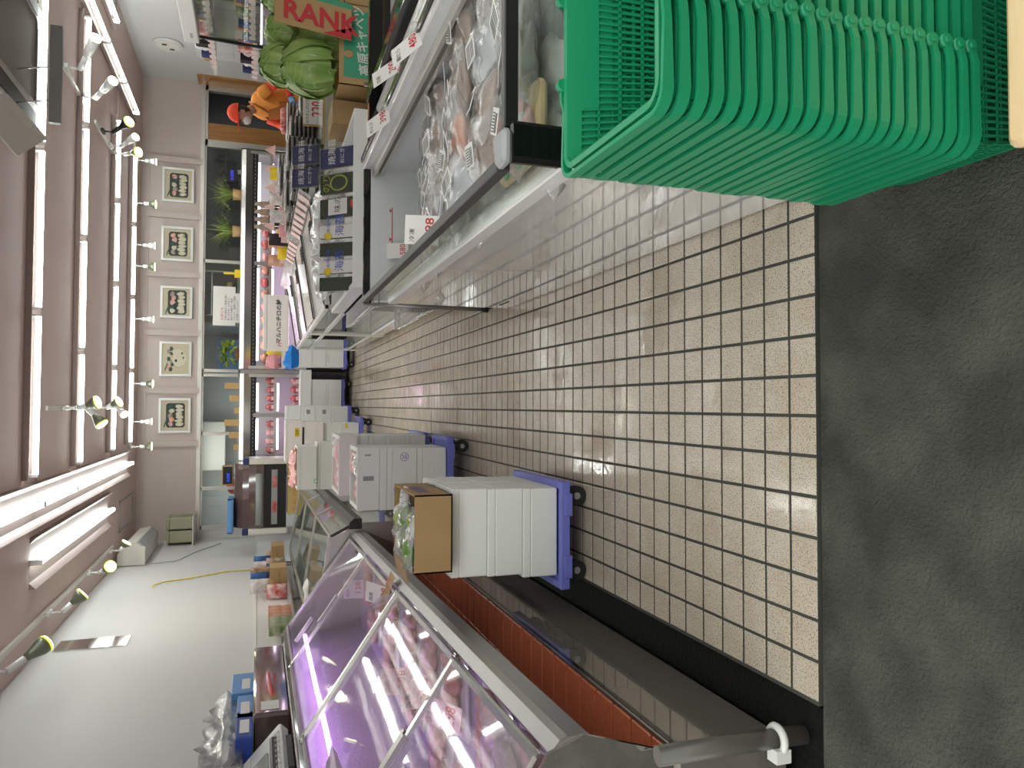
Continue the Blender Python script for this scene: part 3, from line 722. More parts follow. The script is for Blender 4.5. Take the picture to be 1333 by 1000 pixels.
# stack C2
make_dolly(-.37, 9.95, .46, .55, .15, 'blue dolly standing askew under the tall stack with the yellow taped box')
b = styro(-.50, -.22, 9.72, 10.2, .168, .38, 'foam box with a strip of yellow tape at the bottom of the tall stack')
MB().box(-.29, -.225, 9.7155, 9.7172, .31, .34).build('tape', 'tape', b)
b = styro(-.60, -.22, 9.72, 10.2, .382, .607, 'foam box marked with a red scrawl in the tall stack')
text('／＼', .10, 'inkr', b, (-.42, 9.7165, .44), (0, 0, 1), (-1, 0, 0), 'marker_writing')
b = styro(-.54, -.2, 9.68, 10.1, .609, .868, 'pinkish foam box with a dark slot below its lid in the tall stack', mat='styro_pink')
MB().box(-.54, -.27, 9.6765, 9.6785, .845, .868).build('slot', 'black', b)
b = styro(-.70, -.18, 9.70, 10.05, .870, 1.07, 'foam box with square yellow label on top of the tall stack', mat='styro_pink')
MB().box(-.39, -.28, 9.697, 9.6985, .90, .955).build('yellow_label', 'yellow', b)
text('注意', .04, 'ink', b, (-.375, 9.6955, .915), (1, 0, 0), (0, 0, 1), 'print')
# stack C3
make_dolly(-.23, 11.2, .46, .5, .15, 'blue dolly under the far row of four foam boxes')
for i, (a, c) in enumerate(((.168, .40), (.402, .62), (.622, .815), (.817, 1.02))):
    b = styro(-.45, -.01 + .003 * i, 10.98, 11.35, a, c, 'white foam box, %s in the four high far stack at the aisle end' % ['bottom', 'second', 'third', 'top'][i])
    if i in (1, 2): MB().box(-.12, -.06, 10.974, 10.9765, a + .07, a + .12).build('stamp', 'inkgr', b)
# C4
make_dolly(.16, 12.0, .50, .24, .15, 'blue dolly at the foot of the meat fridge, centre')
for i, (a, c) in enumerate(((.168, .40), (.402, .62))):
    styro(-.09, .40, 11.86, 12.12, a, c, 'smooth white foam box below the %s of the fridge, centre' % ('sill' if i else 'base'), slot=False)
styro(-.09, .545, 11.84, 12.12, .622, .785, 'wide white foam box lying across the centre stack under the fridge', slot=False)
# C5
make_dolly(.78, 11.75, .44, .36, .15, 'blue dolly right of centre seen behind the glass chest')
for i, (a, c) in enumerate(((.168, .425), (.427, .63), (.632, .82))):
    styro(.58, 1.0, 11.58, 11.92, a, c, 'white foam box, %s of the stack behind the glass chest' % ord3[i], slot=False)
single('blue_bag', MB().pillow((.72, 11.7, .93), .36, .28, .20, 9, .25, 2), 'blue', 'bright blue plastic bag on the foam stack behind the glass chest', 'bag', (.72, 11.7, .82))
# ================================================================ right freezer case
t = thing('freezer_case', 'long white open freezer with black top rail and glass front beside the baskets', 'freezer', (.95, 2.9, 0))
X0, X1, Ya, Yb = .575, 1.33, 1.66, 4.18
MB().box(X0, X0 + .03, Ya, Yb, .012, .664).build('front_panel', 'whitegloss', t)
MB().box(X0 + .03, X1, Ya + .01, Yb - .01, .05, .35).build('cabinet', 'white', t)
MB().box(X0 + .05, X1, Ya + .05, Yb - .05, 0, .05).build('plinth', 'black', t)
MB().rbox(X0 - .006, X0 + .05, Ya, Yb, .666, .718, .008).build('bumper_strip', 'white', t)
MB().box(X0 + .055, X0 + .075, Ya + .04, Yb, .36, .70).build('liner_front', 'greyliner', t)
MB().box(X0 + .01, X0 + .014, Ya + .03, Yb, .718, .825).build('glass_front', 'glass', t)
MB().rbox(X0 - .006, X0 + .024, Ya + .05, Yb, .825, .86, .006).build('top_rail', 'darkgrey', t)
MB().rbox(X0 - .008, X0 + .08, Ya - .02, Ya + .05, .84, .868, .02, 4).build('corner_cap', 'grey', t)
MB().rbox(X0, X0 + .10, Ya - .015, Ya + .02, .70, .845, .012).build('corner_post', 'blackgl', t)
MB().box(X0 + .10, X1, Ya, Ya + .004, .60, .83).build('glass_end', 'glass', t)
MB().rbox(X0 + .08, X1, Ya - .01, Ya + .018, .825, .86, .006).build('end_rail', 'black', t)
MB().box(X0 + .02, X1, Ya - .015, Ya + .01, .01, .60).build('end_panel', 'white', t)
MB().box(X0 + .06, X1, Ya + .02, Yb, .36, .38).build('liner_floor', 'greyliner', t)
MB().box(X0 + .06, X1, Yb - .04, Yb - .02, .38, .82).build('liner_end', 'greyliner', t)
MB().box(X0 + .75 - .42, X0 + .75 - .22, Yb - .043, Yb - .0405, .70, .704).build('load_mark', 'inkr', t)
for xx in (X0 + .75 - .40, X0 + .75 - .24):
    MB().prism([(xx - .012, .716), (xx + .012, .716), (xx, .704)], 1, Yb - .043, Yb - .0405).build('load_arrow', 'inkr', t)
MB().box(X1 - .02, X1, Ya + .02, Yb, .38, .84).build('liner_back', 'greyliner', t)
for a, b, z in ((X1 - .07, X1 - .02, .80), (X1 - .055, X1 - .02, .76)): MB().box(a, b, Ya + .02, Yb, z, z + .015).build('lid_track', 'frame', t)
MB().rbox(X0 - .01, X1 + .05, Yb - .03, Yb + .01, .81, .855, .008).build('far_rail', 'blackgl', t)
MB().rbox(X1 - .02, X1 + .02, Ya, Yb, .835, .862, .01).build('back_rail', 'white', t)
MB().rbox(X1 + .02, X1 + .05, Ya, Yb, .84, .872, .006).build('back_rail', 'blackgl', t)
# floor lip marks on panel: a vent slot
MB().box(X0 - .0015, X0, 3.9, 4.05, .09, .105).build('vent_slot', 'darkgrey', t)
# second freezer behind
t2 = thing('freezer_case', 'second freezer back to back with the first, its black rail hung with price cards', 'freezer', (1.75, 2.9, 0))
MB().box(1.42, 1.66, Ya, 4.05, .05, .78).build('cabinet', 'white', t2)
MB().box(1.66, 2.35, Ya, 4.05, .05, .60).build('well', 'greyliner', t2)
MB().box(1.42, 2.35, Ya + .03, 4.0, 0, .05).build('plinth', 'black', t2)
MB().cyl((1.46, Ya, .81), (1.46, 3.9, .81), .035, 12).build('pipe', 'white', t2)
MB().cyl((1.56, Ya, .80), (1.56, 3.9, .80), .03, 12).build('pipe', 'white', t2)
MB().rbox(1.64, 1.70, Ya, 4.06, .80, .86, .006).build('top_rail', 'blackgl', t2)
MB().rbox(1.42, 2.35, 4.02, 4.08, .78, .85, .006).build('far_rail', 'blackgl', t2)
for i, (x, y, rz, p, hd) in enumerate(((1.30, 3.30, .5, '398', '赤えび'), (1.42, 3.05, .6, '200', '切身'), (1.33, 2.62, .55, '480', '銀だら'), (1.40, 2.25, .5, '450', '骨付き'))):
    c = bent_card('price_card', 'paper', (x, y, .86), .10, .14, -.9 + .1 * (i % 2), rz, 'white price card on the freezer back rail, red %s, %s from the far end' % (p, lab[i]), price=p, head=hd)
    MB().blob((x + .04, y + .02, .875), .02, .02, .02, 8, 6).build('clip', 'filmc', c)
# frozen bags
def frozen(x, y, z, w, l, h, rx_, ry_, rz, kind, label, i, sticker=True):
    t = thing('frozen_pack', label, 'food', (x, y, z), None)
    R = Euler((rx_, ry_, rz)).to_matrix()
    def q(mb, nm, mat):
        me = mb.mesh(nm, mat)
        me.transform(R.to_4x4()); o = bpy.data.objects.new(nm, me); C.objects.link(o); o.parent = t
    mid = {'fish': 'fish', 'white': 'fishw', 'brown': 'fishb', 'salmon': 'salmon', 'pork': 'salmon'}[kind]
    q(MB().blob((0, 0, 0), w * .36, l * .40, h * .42, 16, 9, .45, i), 'fillet', mid)
    if kind in ('brown', 'fish'): q(MB().blob((w * .05, l * .02, h * .1), w * .30, l * .33, h * .40, 14, 8, .5, i + 50), 'fillet', 'fishb' if i % 2 else 'fish')
    q(MB().pillow((0, 0, 0), w, l, h, 13, .18, i, 3), 'bag', 'film')
    if sticker:
        m = MB().box(-.035, .035, -.045, .045, h * .72 + .004, h * .72 + .006); q(m, 'price_sticker', 'paper')
        m = MB()
        for k in range(7): m.box(-.028 + k * .008, -.028 + k * .008 + .003, -.002, .035, h * .72 + .0062, h * .72 + .0068)
        for k in range(3): m.box(-.028, .022, -.038 + k * .012, -.034 + k * .012, h * .72 + .0062, h * .72 + .0068)
        q(m, 'print', 'ink')
    return t
random.seed(21)
ADJ = {'fish': 'pale fish fillets', 'white': 'whole white fish', 'brown': 'brown skinned fish', 'salmon': 'orange fish slices'}
rowsn = ['nearest', 'second', 'third', 'fourth', 'fifth', 'sixth', 'seventh', 'eighth']
cols = ['left', 'second', 'third', 'right']
k = 0
for r in range(8):
    y = 1.86 + r * .275
    for c in range(4):
        x = .74 + c * .165
        kd = ['white', 'fish', 'brown', 'fish', 'white', 'brown', 'fish', 'salmon'][(r * 2 + c * 3) % 8]
        if r >= 7: kd = 'salmon' if c else 'fish'
        for lv in range(2 if r < 7 else 1):
            z = (.60 if r < 5 else .58 - .03 * (r - 4)) + lv * .085 + (.045 if r < 3 else 0)
            frozen(x + random.uniform(-.03, .03), y + random.uniform(-.04, .04), z + .02, .27, .34, .075, random.uniform(-.30, .05), random.uniform(-.2, .2), random.uniform(-.7, .5), kd if lv else 'fish',
                   'bag of %s, %s layer, %s column, %s freezer row' % (ADJ[kd if lv else 'fish'], 'upper' if lv else 'lower', cols[c], rowsn[r]), k, lv == 1)
            k += 1
t = thing('meat_tray', 'wood look tray of ground pink meat with leaf print, near corner of the freezer', 'food', (.72, 1.86, .74))
MB().rbox(.62, .82, 1.71, 2.02, .725, .755, .02, 3).build('tray', 'wood', t)
MB().blob((.72, 1.87, .76), .085, .13, .03, 18, 10, .6, 3, 9).build('meat', 'meatp', t)
for i in range(6): MB().blob((.63 + .18 * (i % 2), 1.74 + .05 * i, .758), .012, .018, .006, 7, 5).build('leaf_print', 'leafy' if i % 2 else 'inkg', t)
bent_card('price_card', 'paper', (.66, 2.75, .76), .11, .15, -.75, -.2, 'price card standing in the freezer against the glass reading 198', price='198', head='冷凍')
bent_card('price_card', 'paper', (.86, 4.08, .62), .09, .12, -.3, .2, 'small price card stuck at the far corner of the freezer reading 580', price='580')
# ================================================================ wire rack, seaweed tray
t = thing('wire_rack', 'chrome wire rack holding the white tray behind the freezer', 'rack', (1.25, 5.2, 0))
for x in (.62, 1.98):
    for y in (4.61, 6.05):
        x = x if y < 5 or x > 1 else .95
        p = MB().cyl((x, y, .02), (x, y, .80), .013, 10).build('post', 'steeld', t)
        MB().cyl((x, y, 0), (x, y, .03), .018, 10).build('foot', 'rubber', p)
for z in (.735, .35):
    for y in (4.61, 6.05):
        MB().cyl((.62, y, z), (1.98, y, z), .005, 6).build('rail', 'steel', t); MB().cyl((.62, y, z - .035), (1.98, y, z - .035), .005, 6).build('rail', 'steel', t)
        MB().tube([(.64 + i * .0335, y, z - (.035 if i % 2 else 0)) for i in range(41)], .003, 5).build('truss', 'steel', t)
    for x in (.62, 1.98):
        MB().cyl((x, 4.61, z), (x, 6.05, z), .005, 6).build('rail', 'steel', t)
        MB().tube([(x, 4.63 + i * .036, z - (.035 if i % 2 else 0)) for i in range(40)], .003, 5).build('truss', 'steel', t)
    o = MB()
    for i in range(40): o.cyl((.62, 4.64 + i * .036, z + .004), (1.98, 4.64 + i * .036, z + .004), .0022, 5)
    o = o.build('shelf_wires', 'steel', t); o['kind'] = 'stuff'
def carton(x0, x1, y0, y1, z0, z1, mat, label, rz=0, grp=None, words=()):
    t = thing('cardboard_box', label, 'box', ((x0 + x1) / 2, (y0 + y1) / 2, z0), grp)
    MB().box(x0, x1, y0, y1, z0, z1).build('carton', mat, t)
    MB().box((x0 + x1) / 2 - .025, (x0 + x1) / 2 + .025, y0 - .001, y1 + .001, z1 - .04, z1 + .001).build('packing_tape', 'card2' if mat != 'card2' else 'cardy', t)
    t.rotation_euler = (0, 0, rz)
    for (s, sz, mt_, ox, oz) in words: text(s, sz, mt_, t, (x0 + ox, y0 - .0015, z0 + oz), (1, 0, 0), (0, 0, 1), 'print')
    return t
carton(.95, 1.38, 4.78, 5.2, .36, .60, 'card', 'brown cardboard box on the lower shelf of the wire rack', words=(('冷凍食品', .05, 'ink', .1, .1),))
carton(1.42, 1.80, 4.75, 5.15, .36, .66, 'card2', 'taller tan cardboard box on the lower rack shelf beside the first', words=(('取扱注意', .05, 'ink', .08, .16),))
# white tray
t = thing('display_tray', 'wide white foam tray of seaweed packets on the wire rack', 'tray', (1.28, 5.3, .745))
x0, x1, y0, y1, z0, z1 = .73, 1.84, 4.65, 6.05, .745, .855
w = .03
MB().box(x0, x1, y0, y1, z0, z0 + .02).build('tray_floor', 'styro', t)
for a in ((x0, x1, y0, y0 + w), (x0, x1, y1 - w, y1), (x0, x0 + w, y0 + w, y1 - w), (x1 - w, x1, y0 + w, y1 - w)):
    MB().box(a[0], a[1], a[2], a[3], z0, z1).build('tray_wall', 'styro', t)
def nori(x, y, w, l, z, label, kind, rz=0.):
    t = thing('seaweed_pack', label, 'food', (x, y, z), None, rz)
    def q(mb, nm, mat):
        o = bpy.data.objects.new(nm, mb.mesh(nm, mat)); C.objects.link(o); o.parent = t; return o
    q(MB().rbox(-w / 2 + .012, w / 2 - .012, -l / 2 + .012, l / 2 - .012, 0, .022, .006), 'seaweed', 'nori')
    if kind == 'card':
        q(MB().rbox(-w / 2 + .015, w / 2 - .015, -l / 2 + .015, l / 2 - .015, .0225, .025, .01), 'printed_card', 'paper')
        c = MB().blob((w * .05 - w * .30, l * .24, .027), .026, .03, .002, 9, 5); q(c, 'flower_print', 'yellow')
        a = q(MB(), 'print', 'inkb')
        C.objects.unlink(a); bpy.data.objects.remove(a)
        me = text('海苔', l * .24, 'inkb', None, (-w * .28, -l * .12, .0262), (1, 0, 0), (0, 1, 0), 'print'); me.parent = t
        me = text('本場の味', l * .10, 'inkb', None, (-w * .05, l * .20, .0262), (1, 0, 0), (0, 1, 0), 'print'); me.parent = t
    if kind == 'navy':
        q(MB().box(-w / 2 + .015, w / 2 - .015, -l / 2 + .05, l / 2 - .015, .0225, .024), 'label_band', 'navy')
        me = text('焼海苔', l * .20, 'paper', None, (-w * .32, l * .10, .0252), (1, 0, 0), (0, 1, 0), 'print'); me.parent = t
        me = text('おにぎり', l * .12, 'paper', None, (-w * .32, -l * .12, .0252), (1, 0, 0), (0, 1, 0), 'print'); me.parent = t
    if kind == 'label':
        q(MB().box(-w * .30, w * .38, -l * .2, l * .25, .0225, .024), 'label_band', 'paper')
        me = text('味のり', l * .18, 'ink', None, (-w * .22, -l * .04, .0252), (1, 0, 0), (0, 1, 0), 'print'); me.parent = t
        q(MB().blob((w * .1, -l * .32, .026), .03, .012, .002, 9, 5), 'red_print', 'red')
    if kind == 'gold':
        q(MB().tube([(.05 * math.cos(a), .06 * math.sin(a), .026) for a in [2 * PI * i / 16 for i in range(16)]], .006, 5, closed=True), 'ring_print', 'leafy')
        me = text('のり', l * .22, 'leafy', None, (-w * .38, l * .22, .0252), (1, 0, 0), (0, 1, 0), 'print'); me.parent = t
    q(MB().pillow((0, 0, .014), w, l, .042, 9, .25, int(x * 100)), 'wrapper', 'filmthin')
    return t
nn = [(.785, 'plain', 'dark seaweed pack at the left end of the white tray'), (.895, 'card', 'blue printed seaweed pack with yellow flower, left one of two'), (1.01, 'plain', 'dark seaweed pack between the two blue printed packs'),
      (1.125, 'card', 'blue printed seaweed pack with yellow flower, right one of two'), (1.28, 'label', 'seaweed pack with white label and red mark in the tray'), (1.44, 'gold', 'seaweed pack with a gold ring print in the tray'), (1.61, 'navy', 'dark navy labelled seaweed pack at the right end of the tray')]
for i, (x, kd, lb) in enumerate(nn):
    tt = nori(x, 4.93, .112 if i < 4 else .155, .30, .905, lb, kd)
    tt.rotation_euler = (.95, 0, 0 if i < 4 else .08)
for i, x in enumerate((1.62, 1.78)):
    tt = nori(x - .04, 5.35, .155, .26, 1.08, 'navy labelled seaweed pack at the back of the tray, %s of two' % ('left' if i == 0 else 'right'), 'navy'); tt.rotation_euler = (1.0, 0, 0)
single('bubble_sheet', MB().pillow((1.2, 5.5, .95), .85, .70, .14, 16, .4, 3, 9), 'filmc', 'clear bubble wrap lying across the back of the white tray', 'packing', (1.2, 5.5, .87))
# ================================================================ glass freezer chests with sliding lids
def chest(y0, y1, label, xf=.78, xb=1.62):
    t = thing('glass_freezer', label, 'freezer', ((xf + xb) / 2, (y0 + y1) / 2, 0))
    B = lambda nm, mat, *a: MB().box(*a).build(nm, mat, t)
    B('base_panel', 'whitegloss', xf, xf + .03, y0, y1, .08, .20); B('plinth', 'black', xf + .1, xb, y0 + .05, y1 - .05, 0, .08)
    B('lower_rail', 'white', xf - .006, xf + .02, y0, y1, .195, .215); B('floor_pan', 'greyliner', xf + .03, xb, y0, y1, .10, .22)
    B('glass_front', 'glass', xf + .008, xf + .012, y0, y1, .215, .70); B('mid_rail', 'white', xf - .004, xf + .02, y0, y1, .70, .73)
    B('glass_band', 'glass', xf + .008, xf + .012, y0, y1, .73, .87)
    B('back_panel', 'whitegloss', xb - .04, xb, y0, y1, .08, 1.02)
    for i, y in enumerate((y0, y1 - .035)): 
        MB().rbox(xf - .01, xf + .03, y, y + .035, .08, .90, .006).build('post', 'white', t)
        MB().prism([(xf + .03, .86), (xf + .03, .90), (xb, 1.03), (xb, .99)], 1, y, y + .035).build('end_bar', 'white', t)
        if i == 0: MB().prism([(xf + .03, .10), (xf + .03, .86), (xb, .99), (xb, .10)], 1, y + .015, y + .02).build('glass_end', 'glass', t)
    MB().rbox(xf - .012, xf + .04, y0, y1, .868, .90, .008).build('front_top_rail', 'white', t)
    ym = (y0 + y1) / 2
    for k, (a, b, dz) in enumerate(((y0 + .03, ym + .03, .0), (ym - .02, y1 - .03, .012))):
        l = MB().prism([(xf + .04, .892 + dz), (xf + .04, .898 + dz), (xb - .03, 1.022 + dz), (xb - .03, 1.016 + dz)], 1, a, b).build('sliding_lid', 'panel', t)
        MB().prism([(xf + .03, .896 + dz), (xf + .03, .908 + dz), (xb - .03, 1.032 + dz), (xb - .03, 1.02 + dz)], 1, a, a + .02).build('seal', 'black', l)
        MB().prism([(xf + .03, .896 + dz), (xf + .03, .908 + dz), (xb - .03, 1.032 + dz), (xb - .03, 1.02 + dz)], 1, b - .02, b).build('seal', 'black', l)
        for j in range(5):
            MB().prism([(xb - .25 + j * .03, 1.0 + j * .0046 + dz), (xb - .24 + j * .03, 1.0025 + j * .0046 + dz), (xb - .24 + j * .03, .99 + dz), (xb - .25 + j * .03, .99 + dz)], 1, a + .1, a + .3).build('vent', 'ink', l)
    text('～', .12, 'inkr', t, (xf + .25, y0 + .4, .9345), (1, 0, .155), (0, 1, 0), 'emblem')
    return t
chest(6.12, 8.34, 'nearer of two white glass fronted freezers with sloping white lids')
chest(8.42, 10.7, 'farther of two white glass fronted freezers, the foam box on its lid')
# price rail along the back of the lids with pink tags
t = thing('price_rail', 'clear sloping rail of pink price tags along the back of the glass freezers', 'rail', (1.66, 8.2, 1.0))
MB().prism([(1.60, 1.03), (1.66, 1.12), (1.664, 1.12), (1.604, 1.03)], 1, 5.9, 10.8).build('rail', 'film', t)
MB().box(1.655, 1.675, 5.9, 10.8, 1.0, 1.04).build('rail_back', 'white', t)
for i in range(12):
    y = 6.0 + i * .22 + (.25 if i > 6 else 0)
    MB().prism([(1.597, 1.035), (1.65, 1.115), (1.648, 1.117), (1.595, 1.037)], 1, y, y + .13).build('price_tag', 'pinkpaper', t)
# product shelf behind: base cabinet and stacked flat packs
t = thing('produce_counter', 'low counter behind the glass freezers carrying stacked flat fish packs', 'counter', (2.5, 8.0, 0))
MB().box(1.68, 3.0, 5.9, 10.6, .05, .93).build('cabinet', 'white', t); MB().box(1.68, 3.0, 5.9, 10.6, .93, .95).build('worktop', 'steel', t)
random.seed(9)
def flatpack(x, y, z, n, mat, label, w=.22, l=.30, grp=None):
    for i in range(n):
        t = thing('flat_pack', label + ORD[n - 1 - i] + ' from its top', 'food', (x, y, z + i * .036), grp)
        MB().rbox(x - w / 2, x + w / 2, y - l / 2, y + l / 2, z + i * .036, z + i * .036 + .012, .012).build('tray', 'black' if mat != 'meatp' else 'white', t)
        MB().blob((x, y, z + i * .036 + .018), w * .42, l * .4, .010, 10, 6, .3, i).build('contents', mat, t)
        MB().rbox(x - w / 2, x + w / 2, y - l / 2, y + l / 2, z + i * .036 + .0125, z + i * .036 + .031, .02).build('film', 'filmc', t)
stk = [(1.82, 6.35, 6, 'fishb'), (2.08, 6.4, 7, 'fish'), (1.82, 6.8, 7, 'fishb'), (2.08, 6.9, 7, 'fish'), (1.85, 7.25, 6, 'salmon'), (2.12, 7.35, 8, 'fishb'), (2.38, 7.3, 6, 'fish'), (2.64, 7.3, 4, 'fishw'), (2.4, 6.8, 6, 'fish'),
       (1.86, 7.75, 6, 'salmon'), (2.14, 7.85, 7, 'meat'), (2.4, 7.9, 8, 'fish'), (1.88, 8.3, 5, 'meatp'), (2.9, 7.5, 3, 'fishw')]
for i, (x, y, n, mat) in enumerate(stk):
    flatpack(x, y, .955, n, mat, 'wrapped %s pack, counter stack %s, ' %  ({'fishb': 'brown fish', 'fish': 'grey fish', 'salmon': 'orange fish', 'fishw': 'white fish', 'meat': 'red meat', 'meatp': 'pink meat'}[mat], ['one', 'two', 'three', 'four', 'five', 'six', 'seven', 'eight', 'nine', 'ten', 'eleven', 'twelve', 'thirteen', 'fourteen'][i]), grp='flat packs in stack %s' % 'abcdefghijklmnop'[i])
flatpack(3.0, 8.15, .955, 5, 'meat', 'red meat tray by the person in orange, ', .3, .3, grp='meat trays before the person')
t = thing('meat_plate', 'open white tray heaped with red meat under the blue glove', 'food', (2.98, 8.15, 1.14))
MB().rbox(2.82, 3.14, 8.0, 8.3, 1.136, 1.15, .02).build('tray', 'white', t)
for i in range(5): MB().blob((2.88 + .05 * i, 8.12 + .02 * (i % 2), 1.175), .04, .05, .035, 10, 7, .5, i).build('cut', 'meat', t)
# colourful goods farther back on the counter
random.seed(31)
cl = [('redwrap', 'red'), ('leafy', 'green'), ('pink', 'pink'), ('yellow', 'yellow'), ('whitewrap', 'white'), ('black', 'black'), ('salmon', 'orange')]
nth = ['first', 'second', 'third', 'fourth', 'fifth', 'sixth', 'seventh']
for r in range(4):
    for c in range(7):
        x = 1.80 + c * .16; y = 8.75 + r * .48; mat, nm = cl[(r * 3 + c * 2) % 7]; h = .14 + .10 * ((r + c) % 3)
        t = thing('food_packet', '%s packet on the far counter, %s from the left, %s row' % (nm, nth[c], nth[r]), 'packet', (x, y, .955))
        MB().pillow((0, 0, 0), .14, h, .05, 8, .3, r * 7 + c)
        m = MB().pillow((0, 0, 0), .145, h, .05, 8, .3, r * 7 + c); m.v = [(x + a, y + cz, .956 + h / 2 + b * 1.0) for a, b, cz in m.v]
        m.build('pouch', mat, t)
        MB().box(x - .04, x + .04, y - .034, y - .032, .956 + h * .35, .956 + h * .6).build('label_print', 'pinkpaper', t)
# price fans (triangular red and white cards)
for i in range(5):
    x = 2.0 + i * .22
    t = thing('price_fan', 'triangular red and white price flag, %s from the left above the packets' % nth[i], 'price card', (x, 9.0, .955))
    MB().prism([(x, 1.24), (x + .13, 1.24), (x + .065, 1.36)], 1, 9.0, 9.004).build('flag', 'pinkpaper', t); MB().cyl((x + .065, 9.006, .956), (x + .065, 9.006, 1.30), .004, 6).build('stick', 'steel', t)
single('dark_sausages', MB().blob((2.02, 10.25, 1.42), .07, .05, .14, 10, 8).blob((2.16, 10.25, 1.42), .06, .05, .13, 10, 8), 'fishb', 'x', 'food', (2.0, 10.2, 1.3)) if 0 else None
for i in range(4):
    x = 2.35 + i * .10
    t = thing('sausage_pack', 'long dark brown meat pack hanging upright before the fridge, %s of four from the left' % nth[i], 'food', (x, 10.35, 1.15))
    MB().blob((x, 10.35, 1.32), .045, .03, .15, 10, 9, .1, i).build('meat', 'fishb', t)
    MB().cyl((x, 10.35, .95), (x, 10.35, 1.2), .006, 6).build('hook', 'steel', t)
# white foam box with printing on the far freezer lid
t = thing('foam_box', 'white foam box with black and red printing lying on the far freezer lid', 'box', (1.02, 9.7, 1.0), rz=0)
MB().rbox(.69, 1.36, 9.62, 10.0, 1.045, 1.30, .012).build('tub', 'styro_pink', t)
MB().rbox(.688, 1.362, 9.618, 10.002, 1.302, 1.345, .012).build('lid', 'styro_pink', t)
text('マルハニチロの鮭', .068, 'ink', t, (.76, 9.617, 1.14), (1, 0, 0), (0, 0, 1), 'print', 1.0, .02)
text('〃', .10, 'inkr', t, (.70, 9.617, 1.11), (1, 0, 0), (0, 0, 1), 'emblem')
t = thing('carton', 'pink and yellow crumpled wrappings on a white box before the fridge', 'packaging', (.82, 11.72, 1.0))
MB().pillow((.66, 11.7, 1.17), .22, .12, .18, 8, .5, 1).build('pink_wrapping', 'pink', t); MB().pillow((.82, 11.75, 1.15), .2, .12, .15, 8, .5, 2).build('yellow_wrapping', 'tape', t)
MB().box(.56, 1.0, 11.6, 11.9, 1.01, 1.07).build('box', 'white', t)
# ================================================================ price board and cabbages (right)
t = thing('price_board', 'cardboard backed price board reading 220 among the flat packs', 'sign', (2.5, 6.45, .95))
a, b = Vector((2.36, 6.42, .90)), Vector((2.64, 6.50, .90)); u = Vector((0, .03, .165)); n = (b - a).cross(u).normalized()
quad(a - u * .02 - (b - a) * .06, b - u * .02 + (b - a) * .06, b + u * 1.03 + (b - a) * .06, a + u * 1.03 - (b - a) * .06, .004).build('backing', 'card2', t)
quad(a + n * .004, b + n * .004, b + u + n * .004, a + u + n * .004, .002).build('card', 'paper', t)
text('220', .11, 'inkr', t, a + (b - a) * .25 + u * .12 + n * .006, b - a, u, 'price_print', .95, .02)
text('のりましのはセロリ', .034, 'ink', t, a + (b - a) * .02 + u * .72 + n * .006, b - a, u, 'print')
text('税', .04, 'ink', t, a + (b - a) * .04 + u * .1 + n * .006, b - a, u, 'print')
MB().box(2.42, 2.58, 6.47, 6.6, .80, .90).build('stand', 'white', t)
t = thing('cart', 'dark low cart under the cabbage cartons behind the freezers', 'cart', (2.5, 5.2, 0))
MB().box(2.04, 3.3, 4.75, 5.75, .62, .66).build('deck', 'black', t)
for x in (2.1, 3.2):
    for y in (4.8, 5.7): MB().cyl((x, y, 0), (x, y, .62), .02, 8).build('leg', 'black', t)
t = thing('cardboard_box', 'green and tan printed cabbage carton with white katakana lettering behind the price cards', 'box', (2.55, 5.0, .68))
open_carton(t, 2.07, 3.05, 4.86, 5.22, .67, .93, 'card2')
quad((2.12, 4.858, .72), (2.56, 4.858, .72), (2.56, 4.858, .90), (2.12, 4.858, .90), .001).build('green_print', 'inkg', t)
text('高原キャベツ', .085, 'paper', t, (2.14, 4.856, .73), (1, 0, .12), (0, 0, 1), 'lettering', .9, .02)
MB().blob((2.27, 4.856, .87), .03, .002, .03, 10, 6).build('heart_print', 'card2', t)
text('L', .1, 'ink', t, (2.72, 4.856, .78), (1, 0, 0), (0, 0, 1), 'print'); text('5', .07, 'ink', t, (2.66, 4.856, .86), (1, 0, 0), (0, 0, 1), 'print')
MB().tube([(2.60, 4.857, .70), (2.85, 4.857, .70), (2.85, 4.857, .90), (2.60, 4.857, .90)], .003, 4, closed=True).build('frame_print', 'ink', t)
t2 = thing('cardboard_box', 'plain brown carton at the left foot of the cabbage pile', 'box', (2.0, 5.2, .67)); MB().box(1.88, 2.04, 5.05, 5.4, .70, .95).build('carton', 'card', t2); MB().box(1.89, 2.035, 5.06, 5.39, .62, .70).build('tray_under', 'card2', t2)
t = thing('cardboard_box', 'tipped carton with large red capital lettering wedged among the cabbages', 'box', (2.6, 5.0, 1.15))
p0 = Vector((2.14, 4.93, .93)); U1 = Vector((.13, .03, .40)); R1 = Vector((.42, 0, 0))
